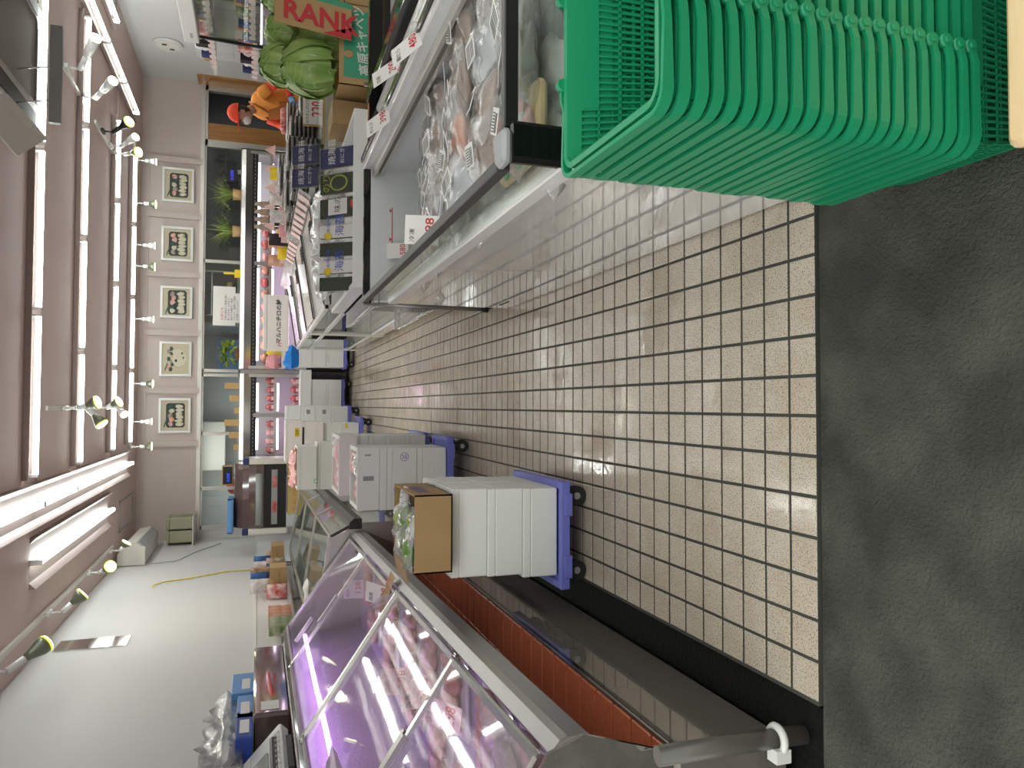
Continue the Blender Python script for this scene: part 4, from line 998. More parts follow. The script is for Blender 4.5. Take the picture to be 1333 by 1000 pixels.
# a narrow side panel standing on end, its lettering running downwards
A = Vector((2.58, 4.80, 1.33)); dn = Vector((-.05, 0, -.47)); rt = Vector((.20, .0, -.0))
quad(A + dn - rt, A + dn, A, A - rt, .004).build('panel', 'card2', t)
quad(A + dn, A + dn + rt * .18, A + rt * .18, A, .004).build('green_edge', 'inkg', t)
nn_ = Vector((0, -.004, 0))
text('RANK', .172, 'inkr', t, A - rt * .80 + dn * .10 + nn_, dn, rt, 'lettering', 1.0, .03)
quad(A + dn - rt * .98 + nn_, A + dn - rt * .60 + nn_, A + dn * .62 - rt * .98 + nn_, A + dn * .61 - rt * .98 + nn_, .001).build('red_flash', 'inkr', t)
quad(A + dn + Vector((0, .01, 0)), A + dn + Vector((.0, .42, 0)), A + Vector((0, .42, 0)), A + Vector((0, .01, 0)), .004).build('side', 'card', t)
def cabbage(x, y, z, r, label, sd):
    t = thing('cabbage', label, 'cabbage', (x, y, z))
    def q(mb, nm, mat):
        o = bpy.data.objects.new(nm, mb.mesh(nm, mat)); C.objects.link(o); o.parent = t
    q(MB().blob((0, 0, 0), r, r, r * .82, 26, 16, .08, sd, 8), 'heart', 'cab')
    rnd = random.Random(sd)
    for k in range(7):
        az = k * 2 * PI / 7 + rnd.uniform(-.3, .3); el = rnd.uniform(-.2, .75)
        R = Euler((0, -el, az)).to_matrix()
        def fn(u, v, R=R, k=k):
            a = (u - .5) * 2.0; b = (v - .5) * 2.0
            rr = r * (1.05 + .16 * (abs(b) ** 3 + abs(a) ** 3) * (.7 + .5 * noise.noise(Vector((a * 3, b * 3, sd + k))))) + r * .03 * math.sin(9 * a + 2 * b) 
            p = Vector((math.cos(a) * math.cos(b * .9), math.sin(a) * math.cos(b * .9), math.sin(b * .9))) * rr
            return R @ p
        m = MB().grid(fn, 13, 11); q(m, 'leaf', 'cab')
        def rib(s, R=R): b = (s - .5) * 1.7; return R @ (Vector((math.cos(b * .9), 0, math.sin(b * .9))) * r * 1.08)
        q(MB().tube([rib(s / 6) for s in range(7)], [r * .05, r * .045, r * .04, r * .03, r * .02, r * .015, r * .006], 6), 'leaf_rib', 'leafrib')
    return t
cabbage(2.19, 4.98, 1.10, .16, 'big loose leaved cabbage nearest the aisle, at the front of the pile', 3)
cabbage(2.26, 5.15, 1.28, .12, 'cabbage behind and above the front one, by the lettered panel', 5)
cabbage(2.42, 5.08, 1.02, .14, 'cabbage resting against the green printed carton', 8)
cabbage(2.72, 5.08, 1.25, .14, 'upper cabbage right of the lettered panel at the edge of the picture', 9)
cabbage(2.70, 5.05, 1.00, .14, 'lower cabbage right of the lettered panel at the edge of the picture', 12)
cabbage(2.50, 5.2, 1.25, .12, 'cabbage half hidden behind the lettered panel', 15)
# ================================================================ shopping baskets
def basket_meshes():
    """origin at the base centre; opening .52 x .37"""
    H = .215; a0, b0 = .215, .140; a1, b1 = .250, .174
    S = lambda z: (a0 + (a1 - a0) * z / H, b0 + (b1 - b0) * z / H)
    body = MB(); th = .0022
    zb = [0, .012, .058, .064, .104, .110, .148, .155, H]       # solid, grid, band ...
    def wall(side):
        # side: 0 near(-y) 1 far(+y) 2 left(-x) 3 right(+x)
        def pt(s, z, d=0):
            a, b = S(z)
            if side == 0: return (s * (a), -b + d, z)
            if side == 1: return (s * (a), b - d, z)
            if side == 2: return (-a + d, s * (b), z)
            return (a - d, s * (b), z)
        def cell(s0, s1, z0, z1):
            v = [pt(s0, z0), pt(s1, z0), pt(s1, z1), pt(s0, z1), pt(s0, z0, th), pt(s1, z0, th), pt(s1, z1, th), pt(s0, z1, th)]
            body.add(v, [(0, 1, 2, 3), (7, 6, 5, 4), (0, 4, 5, 1), (1, 5, 6, 2), (2, 6, 7, 3), (3, 7, 4, 0)])
        for z0, z1 in ((0, .012), (.058, .064), (.104, .110)): cell(-1, 1, z0, z1)
        cell(-1, 1, .185, H); cell(-.55, .55, .150, .185)
        n = 36 if side < 2 else 26
        for i in range(n + 1):
            s = -1 + 2 * i / n; w = .0022 / (a0 if side < 2 else b0)
            s0, s1 = max(-1, s - w), min(1, s + w)
            cell(s0, s1, .012, .185 if abs(s) > .55 else .150)
        cell(-1, -.55, .148, .152); cell(.55, 1, .148, .152)
    for sd in range(4): wall(sd)
    # base grid
    for i in range(12):
        x = -a0 + 2 * a0 * (i + .5) / 12; body.box(x - .008, x + .008, -b0, b0, 0, .002)
    for i in range(6):
        y = -b0 + 2 * b0 * (i + .5) / 6; body.box(-a0, a0, y - .006, y + .006, 0, .0025)
    rim = MB()
    def rr(a, b, r, z, seg=5):
        L = []
        for cx, cy, q in ((a - r, b - r, 0), (-a + r, b - r, 90), (-a + r, -b + r, 180), (a - r, -b + r, 270)):
            for k in range(seg + 1):
                t_ = math.radians(q + 90 * k / seg); L.append(Vector((cx + r * math.cos(t_), cy + r * math.sin(t_), z)))
        return L
    prof = [(0, -.020), (0, 0), (.011, .001), (.011, -.014), (.009, -.014), (.009, -.003), (.002, -.003), (.002, -.020)]
    loops = [rr(a1 + d, b1 + d, .03 + d, H + z) for d, z in prof]
    n = len(loops[0]); vs = sum(loops, []); m = len(prof); fs = []
    for j in range(m):
        for i in range(n):
            fs.append((j * n + i, j * n + (i + 1) % n, ((j + 1) % m) * n + (i + 1) % n, ((j + 1) % m) * n + i))
    rim.add(vs, fs)
    def handle(s):
        """s=-1 lies along the left half of the rim, +1 the right; flat strip section with pivot eyes"""
        h = MB(); zc = H - .004; r = .035
        A = a1 + .022; Bq = b1 + .020; px = .085
        path = [Vector((s * px, -Bq, zc + .004)), Vector((s * (px + .012), -Bq, zc + .002)), Vector((s * (px + .028), -Bq - .003, zc)), Vector((s * (px + .05), -Bq, zc - .004))]
        c = []
        for k in range(7):
            t_ = math.radians(90 * k / 6); c.append(Vector((s * (A - r + r * math.sin(t_)), -(Bq - r + r * math.cos(t_)), zc - .004)))
        path += c; path += [Vector((p.x, -p.y, p.z)) for p in reversed(path)]
        W = []
        for i, p in enumerate(path):
            d = (path[min(i + 1, len(path) - 1)] - path[max(i - 1, 0)]).normalized(); nrm = Vector((d.y, -d.x, 0)).normalized()
            thk, hh = .004, (.0095 if 3 < i < len(path) - 4 else .0065)
            W += [p + nrm * thk + Vector((0, 0, hh)), p - nrm * thk + Vector((0, 0, hh)), p - nrm * thk - Vector((0, 0, hh)), p + nrm * thk - Vector((0, 0, hh))]
        f2 = []
        for i in range(len(path) - 1):
            for k in range(4): f2.append((i * 4 + k, i * 4 + (k + 1) % 4, (i + 1) * 4 + (k + 1) % 4, (i + 1) * 4 + k))
        h.add(W, f2)
        for sy in (-1, 1):
            h.cyl((s * px, sy * (Bq + .004), zc + .006), (s * px, sy * (Bq - .012), zc + .006), .012, 14)
            h.cyl((s * px, sy * (Bq + .007), zc + .006), (s * px, sy * (Bq + .003), zc + .006), .006, 10)
        return h
    return body, rim, handle(-1), handle(1)
bb = basket_meshes()
bm_ = [bb[0].mesh('body', 'green'), bb[1].mesh('rim', 'green'), bb[2].mesh('handle', 'green'), bb[3].mesh('handle', 'green')]
CX, CY, NB, PITCH = .722, 1.168, 22, .0294
bk = bpy.data.objects.new('shopping_basket', None); C.objects.link(bk); bk.location = (CX, CY, 0.0)
tag(bk, 'lowest green plastic shopping basket, the whole tapering body showing', 'basket', 'stacked green baskets')
for nm, me in zip(('body', 'rim', 'handle', 'handle'), bm_):
    o = bpy.data.objects.new(nm, me); C.objects.link(o); o.parent = bk
for i in range(1, NB):
    lb = 'green shopping basket, %s from the top of the nested stack' % ORD[NB - 1 - i]
    if i == NB - 1: lb = 'topmost green shopping basket of the stack, its slotted inside showing'
    copy_tree(bk, (CX + random.uniform(-.0025, .0025), CY + random.uniform(-.002, .002), i * PITCH), (0, 0, random.uniform(-.004, .004)), lb)
t = thing('wooden_board', 'pale wooden board edge with rounded corner at the near right, before the baskets', 'board', (.62, .86, 0))
MB().rbox(.425, 1.2, .55, .90, .205, .235, .02, 3).build('board', 'wood', t)
MB().box(.60, .66, .65, .71, 0, .205).build('leg', 'wood', t); MB().box(1.10, 1.16, .65, .71, 0, .205).build('leg', 'wood', t)
# ================================================================ back wall: pictures, windows, meat fridges, back room
random.seed(77)
def picture(x, z, i, label):
    t = thing('framed_picture', label, 'picture', (x, YB - .03, z))
    w, h = .54, .46
    if i == 2: w = .50
    y = YB - .03
    for a in ((x - w / 2, x + w / 2, z - h / 2, z - h / 2 + .035), (x - w / 2, x + w / 2, z + h / 2 - .035, z + h / 2), (x - w / 2, x - w / 2 + .035, z - h / 2 + .035, z + h / 2 - .035), (x + w / 2 - .035, x + w / 2, z - h / 2 + .035, z + h / 2 - .035)):
        MB().box(a[0], a[1], y - .03, y + .03, a[2], a[3]).build('frame', 'white', t)
    MB().box(x - w / 2 + .03, x + w / 2 - .03, y, y + .01, z - h / 2 + .03, z + h / 2 - .03).build('print', 'artback', t)
    yy = y - .002
    def disc(cx, cz, rx_, rz_, mat, nm='print_patch', nz=0.): MB().blob((cx, yy, cz), rx_, .0015, rz_, 14, 5, nz, cx * 9 + cz).build(nm, mat, t)
    if i == 3:
        disc(x + .02, z - .04, .16, .12, 'artback2', 'plate_print'); disc(x - .02, z - .01, .05, .045, 'black'); disc(x - .02, z - .01, .02, .018, 'paper')
        for k in range(9): disc(x - .16 + .04 * k, z + .07 + .03 * math.sin(k * 2), .035, .025, ['leafdk', 'salmon', 'leafdk', 'fishb'][k % 4], nz=.5)
        disc(x + .02, z - .11, .03, .02, 'leafdk'); disc(x + .09, z - .09, .03, .02, 'leafdk')
    else:
        MB().rbox(x - .19, x + .19, yy - .0005, yy + .001, z - .145, z + .12, .03).v and None
        m = MB().prism([(x - .19, z - .12), (x - .16, z - .145), (x + .16, z - .145), (x + .19, z - .12), (x + .19, z + .10), (x + .16, z + .125), (x - .16, z + .125), (x - .19, z + .10)], 1, yy - .001, yy + .001)
        m.build('box_print', 'artdark', t); yy -= .003
        for k in range(6): disc(x - .14 + .055 * k, z - .07 + .01 * (k % 2), .032, .055, 'artback2', nz=.5)
        for k in range(5): disc(x - .13 + .065 * k, z + .06 - .015 * (k % 2), .04, .035, ['salmon', 'fishb', 'artback2', 'leafdk', 'meatp'][(k + i) % 5], nz=.6)
    for k in range(4): disc(x - .17 + .03 * k, z + .15 - .01 * k, .03, .006, 'leafdk')
for i, (x, wd) in enumerate(((3.46, 'rightmost'), (2.53, 'second from the right'), (1.61, 'middle'), (.72, 'second from the left, a round plate'), (-.16, 'leftmost'))):
    picture(x, 2.62, i, 'framed food picture on the far wall, %s' % wd)
# windows
def window(nm, x0, x1, z0, z1, posts):
    fr = struct(nm, MB().box(x0, x1, YB, YB + .06, z0, z0 + .035), 'frame')
    MB().box(x0, x1, YB, YB + .06, z1 - .035, z1).build('top_rail', 'frame', fr)
    for p in posts: MB().box(p - .025, p + .025, YB, YB + .06, z0, z1).build('mullion', 'frame', fr)
    ps = sorted(posts)
    for a, b in zip(ps[:-1], ps[1:]): MB().box(a + .025, b - .025, YB + .03, YB + .034, z0 + .03, z1 - .03).build('pane', 'glass', fr)
    return fr
window('window_1', -1.95, .50, 1.66, 2.25, (-1.93, -1.32, -.45, .48))
window('window_2', .52, 4.20, 1.66, 2.25, (.55, 2.3, 4.17))
dr = struct('door_1', MB().box(4.17, 4.25, YB - .02, YB + .08, .1, 2.26), 'frame')
MB().box(5.04, 5.12, YB - .02, YB + .08, .1, 2.26).build('jamb', 'frame', dr); MB().box(4.17, 5.12, YB - .02, YB + .08, 2.2, 2.27).build('head', 'frame', dr)
MB().box(4.25, 4.52, YB + .0, YB + .04, .1, 2.20).build('wood_panel', 'woodd', dr)
MB().box(5.12, 5.15, 12.45, YB, .1, 2.35).build('wood_panel', 'woodd', dr)
# back room shell
br = struct('trim_3', MB().box(-2.4, 5.6, 15.2, 15.3, 0, 2.6), 'kwhite')
MB().box(-2.4, 5.6, YB + .12, 15.2, 2.45, 2.55).build('back_room_ceiling', 'kwhite', br); MB().box(-2.4, 5.6, YB + .12, 15.3, -.1, -.02).build('back_room_floor', 'grey', br)
MB().box(-2.5, -2.4, YB, 15.3, 0, 2.6).build('back_room_side', 'kwhite', br); MB().box(5.6, 5.7, YB, 15.3, 0, 2.6).build('back_room_side', 'dark', br)
for i in range(16):
    for j in range(5):
        MB().box(-2.3 + i * .2 + .004, -2.1 + i * .2 - .004, 15.19, 15.2, 1.5 + j * .2 + .004, 1.7 + j * .2 - .004).build('wall_tile', 'kwhite', br)
MB().box(1.3, 1.36, 13.2, 15.2, 0, 2.45).build('partition', 'grey', br); MB().box(2.0, 5.6, 14.2, 14.3, 0, 2.45).build('partition', 'dark', br)
single('back_cabinet', MB().rbox(-1.2, -.3, 14.8, 15.15, 1.95, 2.4, .02), 'offwhite', 'white wall cupboard in the lit back room behind the left window', 'cupboard', (-.75, 15, 1.95))
single('back_locker', MB().rbox(.6, 1.2, 14.4, 15.1, .1, 2.1, .02), 'bluel', 'blue grey locker in the back room seen through the middle window', 'locker', (.9, 14.7, .1))
t = thing('back_shelf', 'steel shelf with rolls and cups in the dim room behind the plants', 'shelf', (1.9, 13.2, 0))
for z in (1.72, 2.12): MB().box(1.45, 2.2, 13.1, 13.45, z, z + .015).build('board', 'steeld', t)
for x in (1.46, 2.18): MB().box(x, x + .02, 13.1, 13.45, .1, 2.3).build('upright', 'steeld', t)
for i in range(5): single('roll', MB().cyl((1.55 + i * .1, 13.2, 1.86), (1.63 + i * .1, 13.2, 1.86), .05 + .01 * (i % 2), 10), 'card2', 'tan roll on the back shelf, %s from the left' % nth[i], 'roll', (1.55 + i * .1, 13.2, 1.8))
for i, (x, y) in enumerate(((-.9, 14.0), (3.6, 13.6))):
    ld = bpy.data.lights.new('back_room_light', 'AREA'); ld.energy = (15, 3)[i]; ld.size = .8; lo = bpy.data.objects.new('back_room_light', ld); lo.location = (x, y, 2.40); C.objects.link(lo)
# ---------------------------------------------------------------- meat fridges
def fridge(x0, x1, z1, label, shelves, divs):
    t = thing('meat_fridge', label, 'fridge', ((x0 + x1) / 2, 12.4, 0)); y0, y1 = 12.2, 12.72
    B = lambda nm, mat, *a: MB().box(*a).build(nm, mat, t)
    B('base', 'dark', x0, x1, y0 + .02, y1, .05, .68); B('sill', 'steel', x0, x1, y0 - .03, y1, .68, .76)
    B('roof', 'steel', x0, x1, y0, y1, z1 - .03, z1)
    MB().prism([(y0 - .02, z1), (y0 - .04, z1 - .06), (y0 - .01, z1 - .16), (y0 + .03, z1 - .16), (y0 + .03, z1)], 0, x0, x1).build('header', 'steel', t)
    m = B('header_grille', 'black', x0 + .05, x1 - .05, y0 + .0, y0 + .03, z1 - .24, z1 - .16)
    for i in range(int((x1 - x0) / .06)): MB().box(x0 + .07 + i * .06, x0 + .10 + i * .06, y0 - .003, y0, z1 - .20, z1 - .19).build('slot', 'grey', m)
    for a in (x0, x1 - .05): B('side_post', 'steel', a, a + .05, y0 - .02, y1, .68, z1)
    for a in divs: B('divider_post', 'steeld', a - .03, a + .03, y0 - .01, y0 + .02, .76, z1 - .2)
    B('back_liner', 'purpleliner', x0, x1, y1 - .03, y1, .7, z1)
    for z in shelves:
        B('shelf', 'greyliner', x0 + .05, x1 - .05, y0 + .14, y1 - .03, z, z + .015); B('shelf_edge', 'steel', x0 + .05, x1 - .05, y0 + .12, y0 + .14, z - .01, z + .035)
    zz = [z1 - .25] + [z - .02 for z in shelves]
    for z in zz:
        ds = [x0 + .08] + list(divs) + [x1 - .08]
        for a, b in zip(ds[:-1], ds[1:]):
            n = max(1, int((b - a) / 1.2)); L = (b - a) / n
            for k in range(n): MB().cyl((a + k * L + .06, y0 + .13, z), (a + (k + 1) * L - .06, y0 + .13, z), .026 if z > z1 - .3 else .016, 10).build('case_lamp', 'whitetube' if z > z1 - .3 else 'pinktube', t)
    return t
fridge(.56, 3.95, 1.67, 'long pink lit meat fridge with stainless header, right of centre at the back', (.98, 1.22), (2.2,))
single('fridge_joint_post', MB().box(.49, .555, 12.22, 12.6, .7, 1.66), 'steeld', 'pale upright post between the two meat fridges', 'post', (.53, 12.4, .7))
fridge(-.83, .485, 1.66, 'narrower pink lit meat fridge with two shelves, left of centre at the back', (1.12,), (-.15,))
random.seed(8)
for r, (z, z2) in enumerate(((1.135, 'upper'), (.762, 'lower'))):
    for i in range(9):
        x = -.70 + i * .135
        if abs(x + .15) < .05: continue
        t = thing('meat_pack', 'meat pack on the %s shelf of the left fridge, %s from the left' % (z2, (nth + ['eighth', 'ninth'])[i]), 'food', (x, 12.45, z), 'meat packs in the left fridge')
        MB().rbox(x - .055, x + .055, 12.40, 12.55, z, z + .02, .01).build('tray', 'white', t)
        MB().blob((x, 12.46, z + .07), .062, .07, .07, 10, 7, .4, i + r * 20).build('meat', random.choice(['meat', 'meatp', 'meat']), t)
        MB().box(x - .03, x + .03, 12.385, 12.39, z + .0, z + .06).build('price_tag', 'pinkpaper', t)
for i in range(12):
    x = .2 * i + .75
    t = thing('meat_pack', 'pack of meat on the middle shelf of the long fridge, %s' % ['leftmost', 'second', 'third', 'fourth', 'fifth', 'sixth', 'seventh', 'eighth', 'ninth', 'tenth', 'eleventh', 'rightmost'][i], 'food', (x, 12.45, 1.235), 'meat packs in the long fridge')
    MB().rbox(x - .08, x + .08, 12.40, 12.58, 1.236, 1.256, .01).build('tray', 'black', t)
    MB().blob((x, 12.47, 1.31), .085, .08, .06, 10, 7, .4, i + 60).build('meat', random.choice(['meat', 'meatp', 'meat', 'salmon']), t)
# things on top of the fridges
def grass(x, y, z, label, sd):
    t = thing('potted_grass', label, 'plant', (x, y, z)); rnd = random.Random(sd)
    MB().tube([(x, y, z), (x, y, z + .04), (x, y, z + .13)], [.07, .08, .09], 14).build('pot', 'card2', t)
    m = MB()
    for i in range(110):
        a = rnd.uniform(0, 2 * PI); L = rnd.uniform(.30, .62); s = rnd.uniform(.3, 1.); pts = []
        for k in range(6):
            u = k / 5; rr = L * s * u; pts.append((x + math.cos(a) * (rr + .03), y + math.sin(a) * rr * .6, z + .12 + L * 1.0 * u - L * 1.2 * s * u * u * .8))
        for k in range(5):
            w_ = .007 * (1 - k / 6); p, q = Vector(pts[k]), Vector(pts[k + 1]); n = Vector((math.sin(a), -math.cos(a), 0)) * w_
            m.add([p - n, p + n, q + n, q - n], [(0, 1, 2, 3)])
    o = m.build('blades', 'grassleaf', t); o['kind'] = 'stuff'
grass(3.30, 12.42, 1.672, 'spider like grass plant in a tan pot on the long fridge, right one', 1)
grass(2.72, 12.42, 1.672, 'spider like grass plant in a tan pot on the long fridge, left one', 2)
t = thing('potted_plant', 'bushy yellow green plant in a wicker pot, left end of the long fridge', 'plant', (.80, 12.42, 1.672)); rnd = random.Random(5)
MB().tube([(.80, 12.42, 1.672), (.80, 12.42, 1.74)], [.08, .10], 12).build('pot', 'woodd', t)
for i in range(60):
    a = rnd.uniform(0, 2 * PI); b = rnd.uniform(-.2, 1.4); r = rnd.uniform(.10, .17); c = Vector((.80 + r * math.cos(a) * math.cos(b), 12.42 + r * math.sin(a) * math.cos(b), 1.80 + r * math.sin(b)))
    R = Euler((rnd.uniform(-.8, .8), rnd.uniform(-.8, .8), a)).to_matrix()
    m = MB(); m.v = []; pts = [R @ Vector(p) for p in ((0, 0, 0), (.03, .03, .006), (.08, .026, .004), (.11, 0, -.006), (.08, -.026, .004), (.03, -.03, .006))]
    m.add([c + p for p in pts], [(0, 1, 2, 3), (0, 3, 4, 5)]).build('leaf', 'leafy' if i % 3 else 'leaf', t)
t = thing('notice', 'white paper notice with red heading and lines of writing, on top of the long fridge', 'sign', (1.5, 12.25, 1.67))
MB().box(1.22, 1.82, 12.24, 12.246, 1.74, 2.06).build('backing', 'paper', t); MB().box(1.27, 1.72, 12.233, 12.239, 1.675, 1.98).build('sheet', 'paper', t)
text('お知らせ', .05, 'inkr', t, (1.30, 12.232, 1.91), (1, 0, 0), (0, 0, 1), 'print')
for k, s in enumerate(('平素は格別のご愛顧を賜り', '厚くお礼申し上げます。', '店内での撮影はご遠慮', 'ください。皆様のご理解', 'をお願いいたします。')): text(s, .034, 'ink', t, (1.30, 12.232, 1.865 - k * .042), (1, 0, 0), (0, 0, 1), 'print')
MB().box(1.4, 1.6, 12.25, 12.35, 1.672, 1.74).build('stand', 'grey', t)
t = thing('yellow_scraper', 'yellow handled scraper leaning by the steel shelf on the fridge', 'tool', (2.05, 12.3, 1.67)); MB().rbox(1.97, 2.10, 12.28, 12.31, 1.672, 1.76, .01).build('blade', 'yellow', t); MB().rbox(2.02, 2.05, 12.28, 12.31, 1.76, 1.92, .01).build('handle', 'yellow', t)
t = thing('digital_scale', 'scale head with blue lit digits at the right end of the long fridge', 'scale', (3.65, 12.3, 1.67)); MB().rbox(3.45, 3.78, 12.26, 12.36, 1.74, 1.90, .01).build('head', 'black', t); MB().box(3.6, 3.66, 12.3, 12.34, 1.672, 1.74).build('pole', 'grey', t); text('0.000', .07, 'lcd', t, (3.48, 12.258, 1.79), (1, 0, 0), (0, 0, 1), 'digits')
t = thing('digital_scale', 'scale head with blue lit digits beside the wrapping machine', 'scale', (-1.0, 12.1, 1.67)); MB().rbox(-1.22, -.92, 12.26, 12.36, 1.74, 1.90, .01).build('head', 'card2', t); MB().rbox(-1.20, -.94, 12.25, 12.262, 1.755, 1.885, .01).build('display', 'black', t); MB().box(-1.10, -1.04, 12.3, 12.34, 0, 1.74).build('pole', 'grey', t); text('0.000', .06, 'lcd', t, (-1.17, 12.248, 1.79), (1, 0, 0), (0, 0, 1), 'digits')
for i in range(6):
    x = -.70 + i * .19
    single('insulated_box', MB().rbox(x, x + .10, 12.35, 12.6, 1.662, 1.74 + .05 * (i % 3), .01), 'card2' if i % 2 else 'meatpbox', 'pink tan carton standing on the left fridge, %s from the left' % nth[i], 'box', (x, 12.4, 1.662)) if 'meatpbox' in mt else single('paper_carton', MB().rbox(x, x + .10, 12.35, 12.6, 1.662, 1.74 + .07 * (i % 3), .01), 'card2', 'tan carton standing on top of the left fridge, %s from the left' % nth[i], 'box', (x, 12.4, 1.662))
single('red_cap', MB().blob((-1.32, 13.1, 1.76), .13, .13, .10, 14, 8), 'redcloth', 'red cap of someone behind the wrapping machine', 'cap', (-1.32, 13.1, 1.7))
# ================================================================ wrapping machine and left back corner
t = thing('back_counter', 'low counter at the back left under the wrapping machine', 'counter', (-1.4, 11.3, 0)); MB().box(-2.05, -.80, 10.75, 11.8, .05, .80).build('cabinet', 'white', t); MB().box(-2.06, -.79, 10.74, 11.81, .80, .82).build('worktop', 'steel', t)
t = thing('wrapping_machine', 'wrapping machine with white side panels, navy caps and dark curved cover', 'machine', (-1.26, 11.2, .98))
for a in (-.82, -1.79):
    MB().rbox(a, a + .08, 10.98, 11.5, .99, 1.50, .015).build('side_panel', 'offwhite', t); MB().rbox(a - .004, a + .084, 10.975, 11.5, 1.502, 1.58, .015).build('side_cap', 'navy', t)
MB().prism([(11.02 + .3 * (1 - math.cos(k * PI / 12)), 1.30 + .40 * math.sin(k * PI / 12)) for k in range(7)] + [(11.5, 1.70), (11.5, 1.30)], 0, -1.71, -.82).build('cover', 'redmesh', t)
MB().box(-1.71, -.82, 11.05, 11.45, 1.0, 1.30).build('body', 'dark', t); MB().cyl((-1.66, 11.04, 1.36), (-.95, 11.04, 1.36), .05, 14).build('film_roll', 'grey', t)
MB().box(-1.66, -.9, 11.035, 11.05, 1.12, 1.2).build('label_strip', 'grey', t)
for x in (-1.5, -1.15): MB().box(x, x + .16, 11.03, 11.036, 1.13, 1.19).build('warning_label', 'meat', t)
carton(-1.52, -.80, 10.95, 11.3, .825, .985, 'cardy', 'long yellow brown carton with printed hiragana under the wrapping machine', words=(('ほくほく かぼちゃ', .05, 'inkr', .04, .05),))
t = thing('blue_tray', 'light blue shallow tray balanced above the wrapping machine', 'tray', (-1.5, 11.3, 1.70)); MB().rbox(-1.78, -1.30, 11.1, 11.5, 1.702, 1.715, .03).build('tray_base', 'bluel', t)
for a in ((-1.78, -1.30, 11.1, 11.115), (-1.78, -1.30, 11.485, 11.5), (-1.78, -1.765, 11.1, 11.5), (-1.315, -1.30, 11.1, 11.5)): MB().box(a[0], a[1], a[2], a[3], 1.71, 1.775).build('tray_wall', 'bluel', t)
t = thing('wire_shelf', 'low wire shelf behind the glass chest carrying snack cartons', 'shelf', (-1.9, 8.6, 0))
MB().box(-2.08, -1.86, 6.5, 10.4, 1.06, 1.075).build('board', 'steeld', t)
for y in (6.52, 8.4, 10.38): MB().box(-2.08, -2.06, y, y + .02, 0, 1.06).build('upright', 'steeld', t); 
for (x0, x1, y0, y1, z0, z1, lb) in ((-2.0, -1.68, 9.45, 9.75, 1.077, 1.22, 'snack carton with printed side on the wire shelf, farther one'), (-2.06, -1.76, 8.55, 8.85, 1.077, 1.25, 'snack carton with printed side on the wire shelf, nearer one')):
    carton(x0, x1, y0, y1, z0, z1, 'card', lb, words=(('徳用せんべい', .035, 'ink', .05, .06),))
random.seed(17)
for i in range(12):
    x = -2.0 + .04 * (i % 4); y = 8.5 + .12 * i; mat = ['redwrap', 'whitewrap', 'bluewrap', 'brownwrap'][i % 4]
    m = MB().pillow((0, 0, 0), .16, .20, .05, 8, .4, i); m.v = [(x + a, y + c_ * 1.0, (1.35 if 8.5 < y < 8.9 else 1.32 if 9.4 < y < 9.8 else 1.18) + b) for a, b, c_ in m.v]
    single('snack_bag', m, mat, '%s snack bag on the left wall shelf, %s one along' % ({'redwrap': 'red and white', 'whitewrap': 'white', 'bluewrap': 'blue', 'brownwrap': 'brown'}[mat], (nth + ['eight', 'nine', 'ten', 'eleven', 'twelve'])[i]), 'snack', (x, y, 1.08), 'snack bags on the wall shelf')
for i in range(7):
    y = 7.0 + i * .10
    m = MB().pillow((0, 0, 0), .12, .22, .04, 8, .5, i + 40); m.v = [(-1.98 + a, y + c_, 1.17 + b) for a, b, c_ in m.v]
    single('dried_food_bag', m, 'greenwrap' if i < 3 else 'salmon', 'clear bag of dried food lined up on the near end of the wall shelf', 'snack', (-1.98, y, 1.07), 'dried food bags on the wall shelf')
t = thing('air_conditioner', 'cream split air conditioner high in the far left corner', 'air conditioner', (-1.95, 11.6, 2.8))
MB().prism([(-2.09, 2.78), (-2.09, 3.10), (-1.95, 3.10), (-1.82, 3.02), (-1.80, 2.88), (-1.88, 2.78)], 1, 10.9, 12.3).build('housing', 'offwhite', t)
MB().prism([(-1.90, 2.775), (-1.80, 2.86), (-1.795, 2.85), (-1.885, 2.765)], 1, 10.95, 12.25).build('louvre', 'grey', t); MB().box(-2.09, -1.85, 10.88, 10.9, 2.77, 3.05).build('end_cap', 'offwhite', t)
for i in range(2):
    t = thing('storage_box', 'olive grey lidded box on the high shelf in the far left corner, %s one' % ('inner' if i else 'outer'), 'box', (-1.85 - .0 * i, 12.4, 2.3)); x = -2.06 + .2 * i
    MB().rbox(x, x + .18, 12.25, 12.6, 2.305, 2.62, .02).build('box', 'olive', t); MB().rbox(x - .008, x + .188, 12.24, 12.61, 2.62, 2.66, .02).build('lid', 'olive', t)
MB_ = single('wall_shelf', MB().box(-2.1, -1.66, 12.2, 12.7, 2.285, 2.304), 'frame', 'small white shelf under the olive boxes', 'shelf', (-1.9, 12.4, 2.285))
t = thing('yellow_cable', 'yellow cable looped down the left wall', 'cable', (-2.08, 9.9, 2.8)); MB().tube([(-2.085, 9.5, 2.50), (-2.08, 9.56, 2.52), (-2.085, 9.75, 2.42), (-2.085, 9.85, 2.15), (-2.085, 10.1, 1.75), (-2.085, 10.1, 1.40)], .008, 6).build('cable', 'tape', t)
t = thing('black_cable', 'thin dark cable on the left wall by the air conditioner', 'cable', (-2.08, 10.9, 2.4)); MB().tube([(-2.088, 10.9, 2.78), (-2.085, 11.0, 2.4), (-2.085, 11.6, 2.2), (-2.085, 12.2, 1.9)], .006, 6).build('cable', 'grey', t)
single('wall_plate', MB().box(-2.098, -2.09, 7.32, 7.62, 2.46, 3.02), 'mirrorplate', 'narrow mirror plate high on the left wall', 'mirror', (-2.095, 7.4, 2.46))
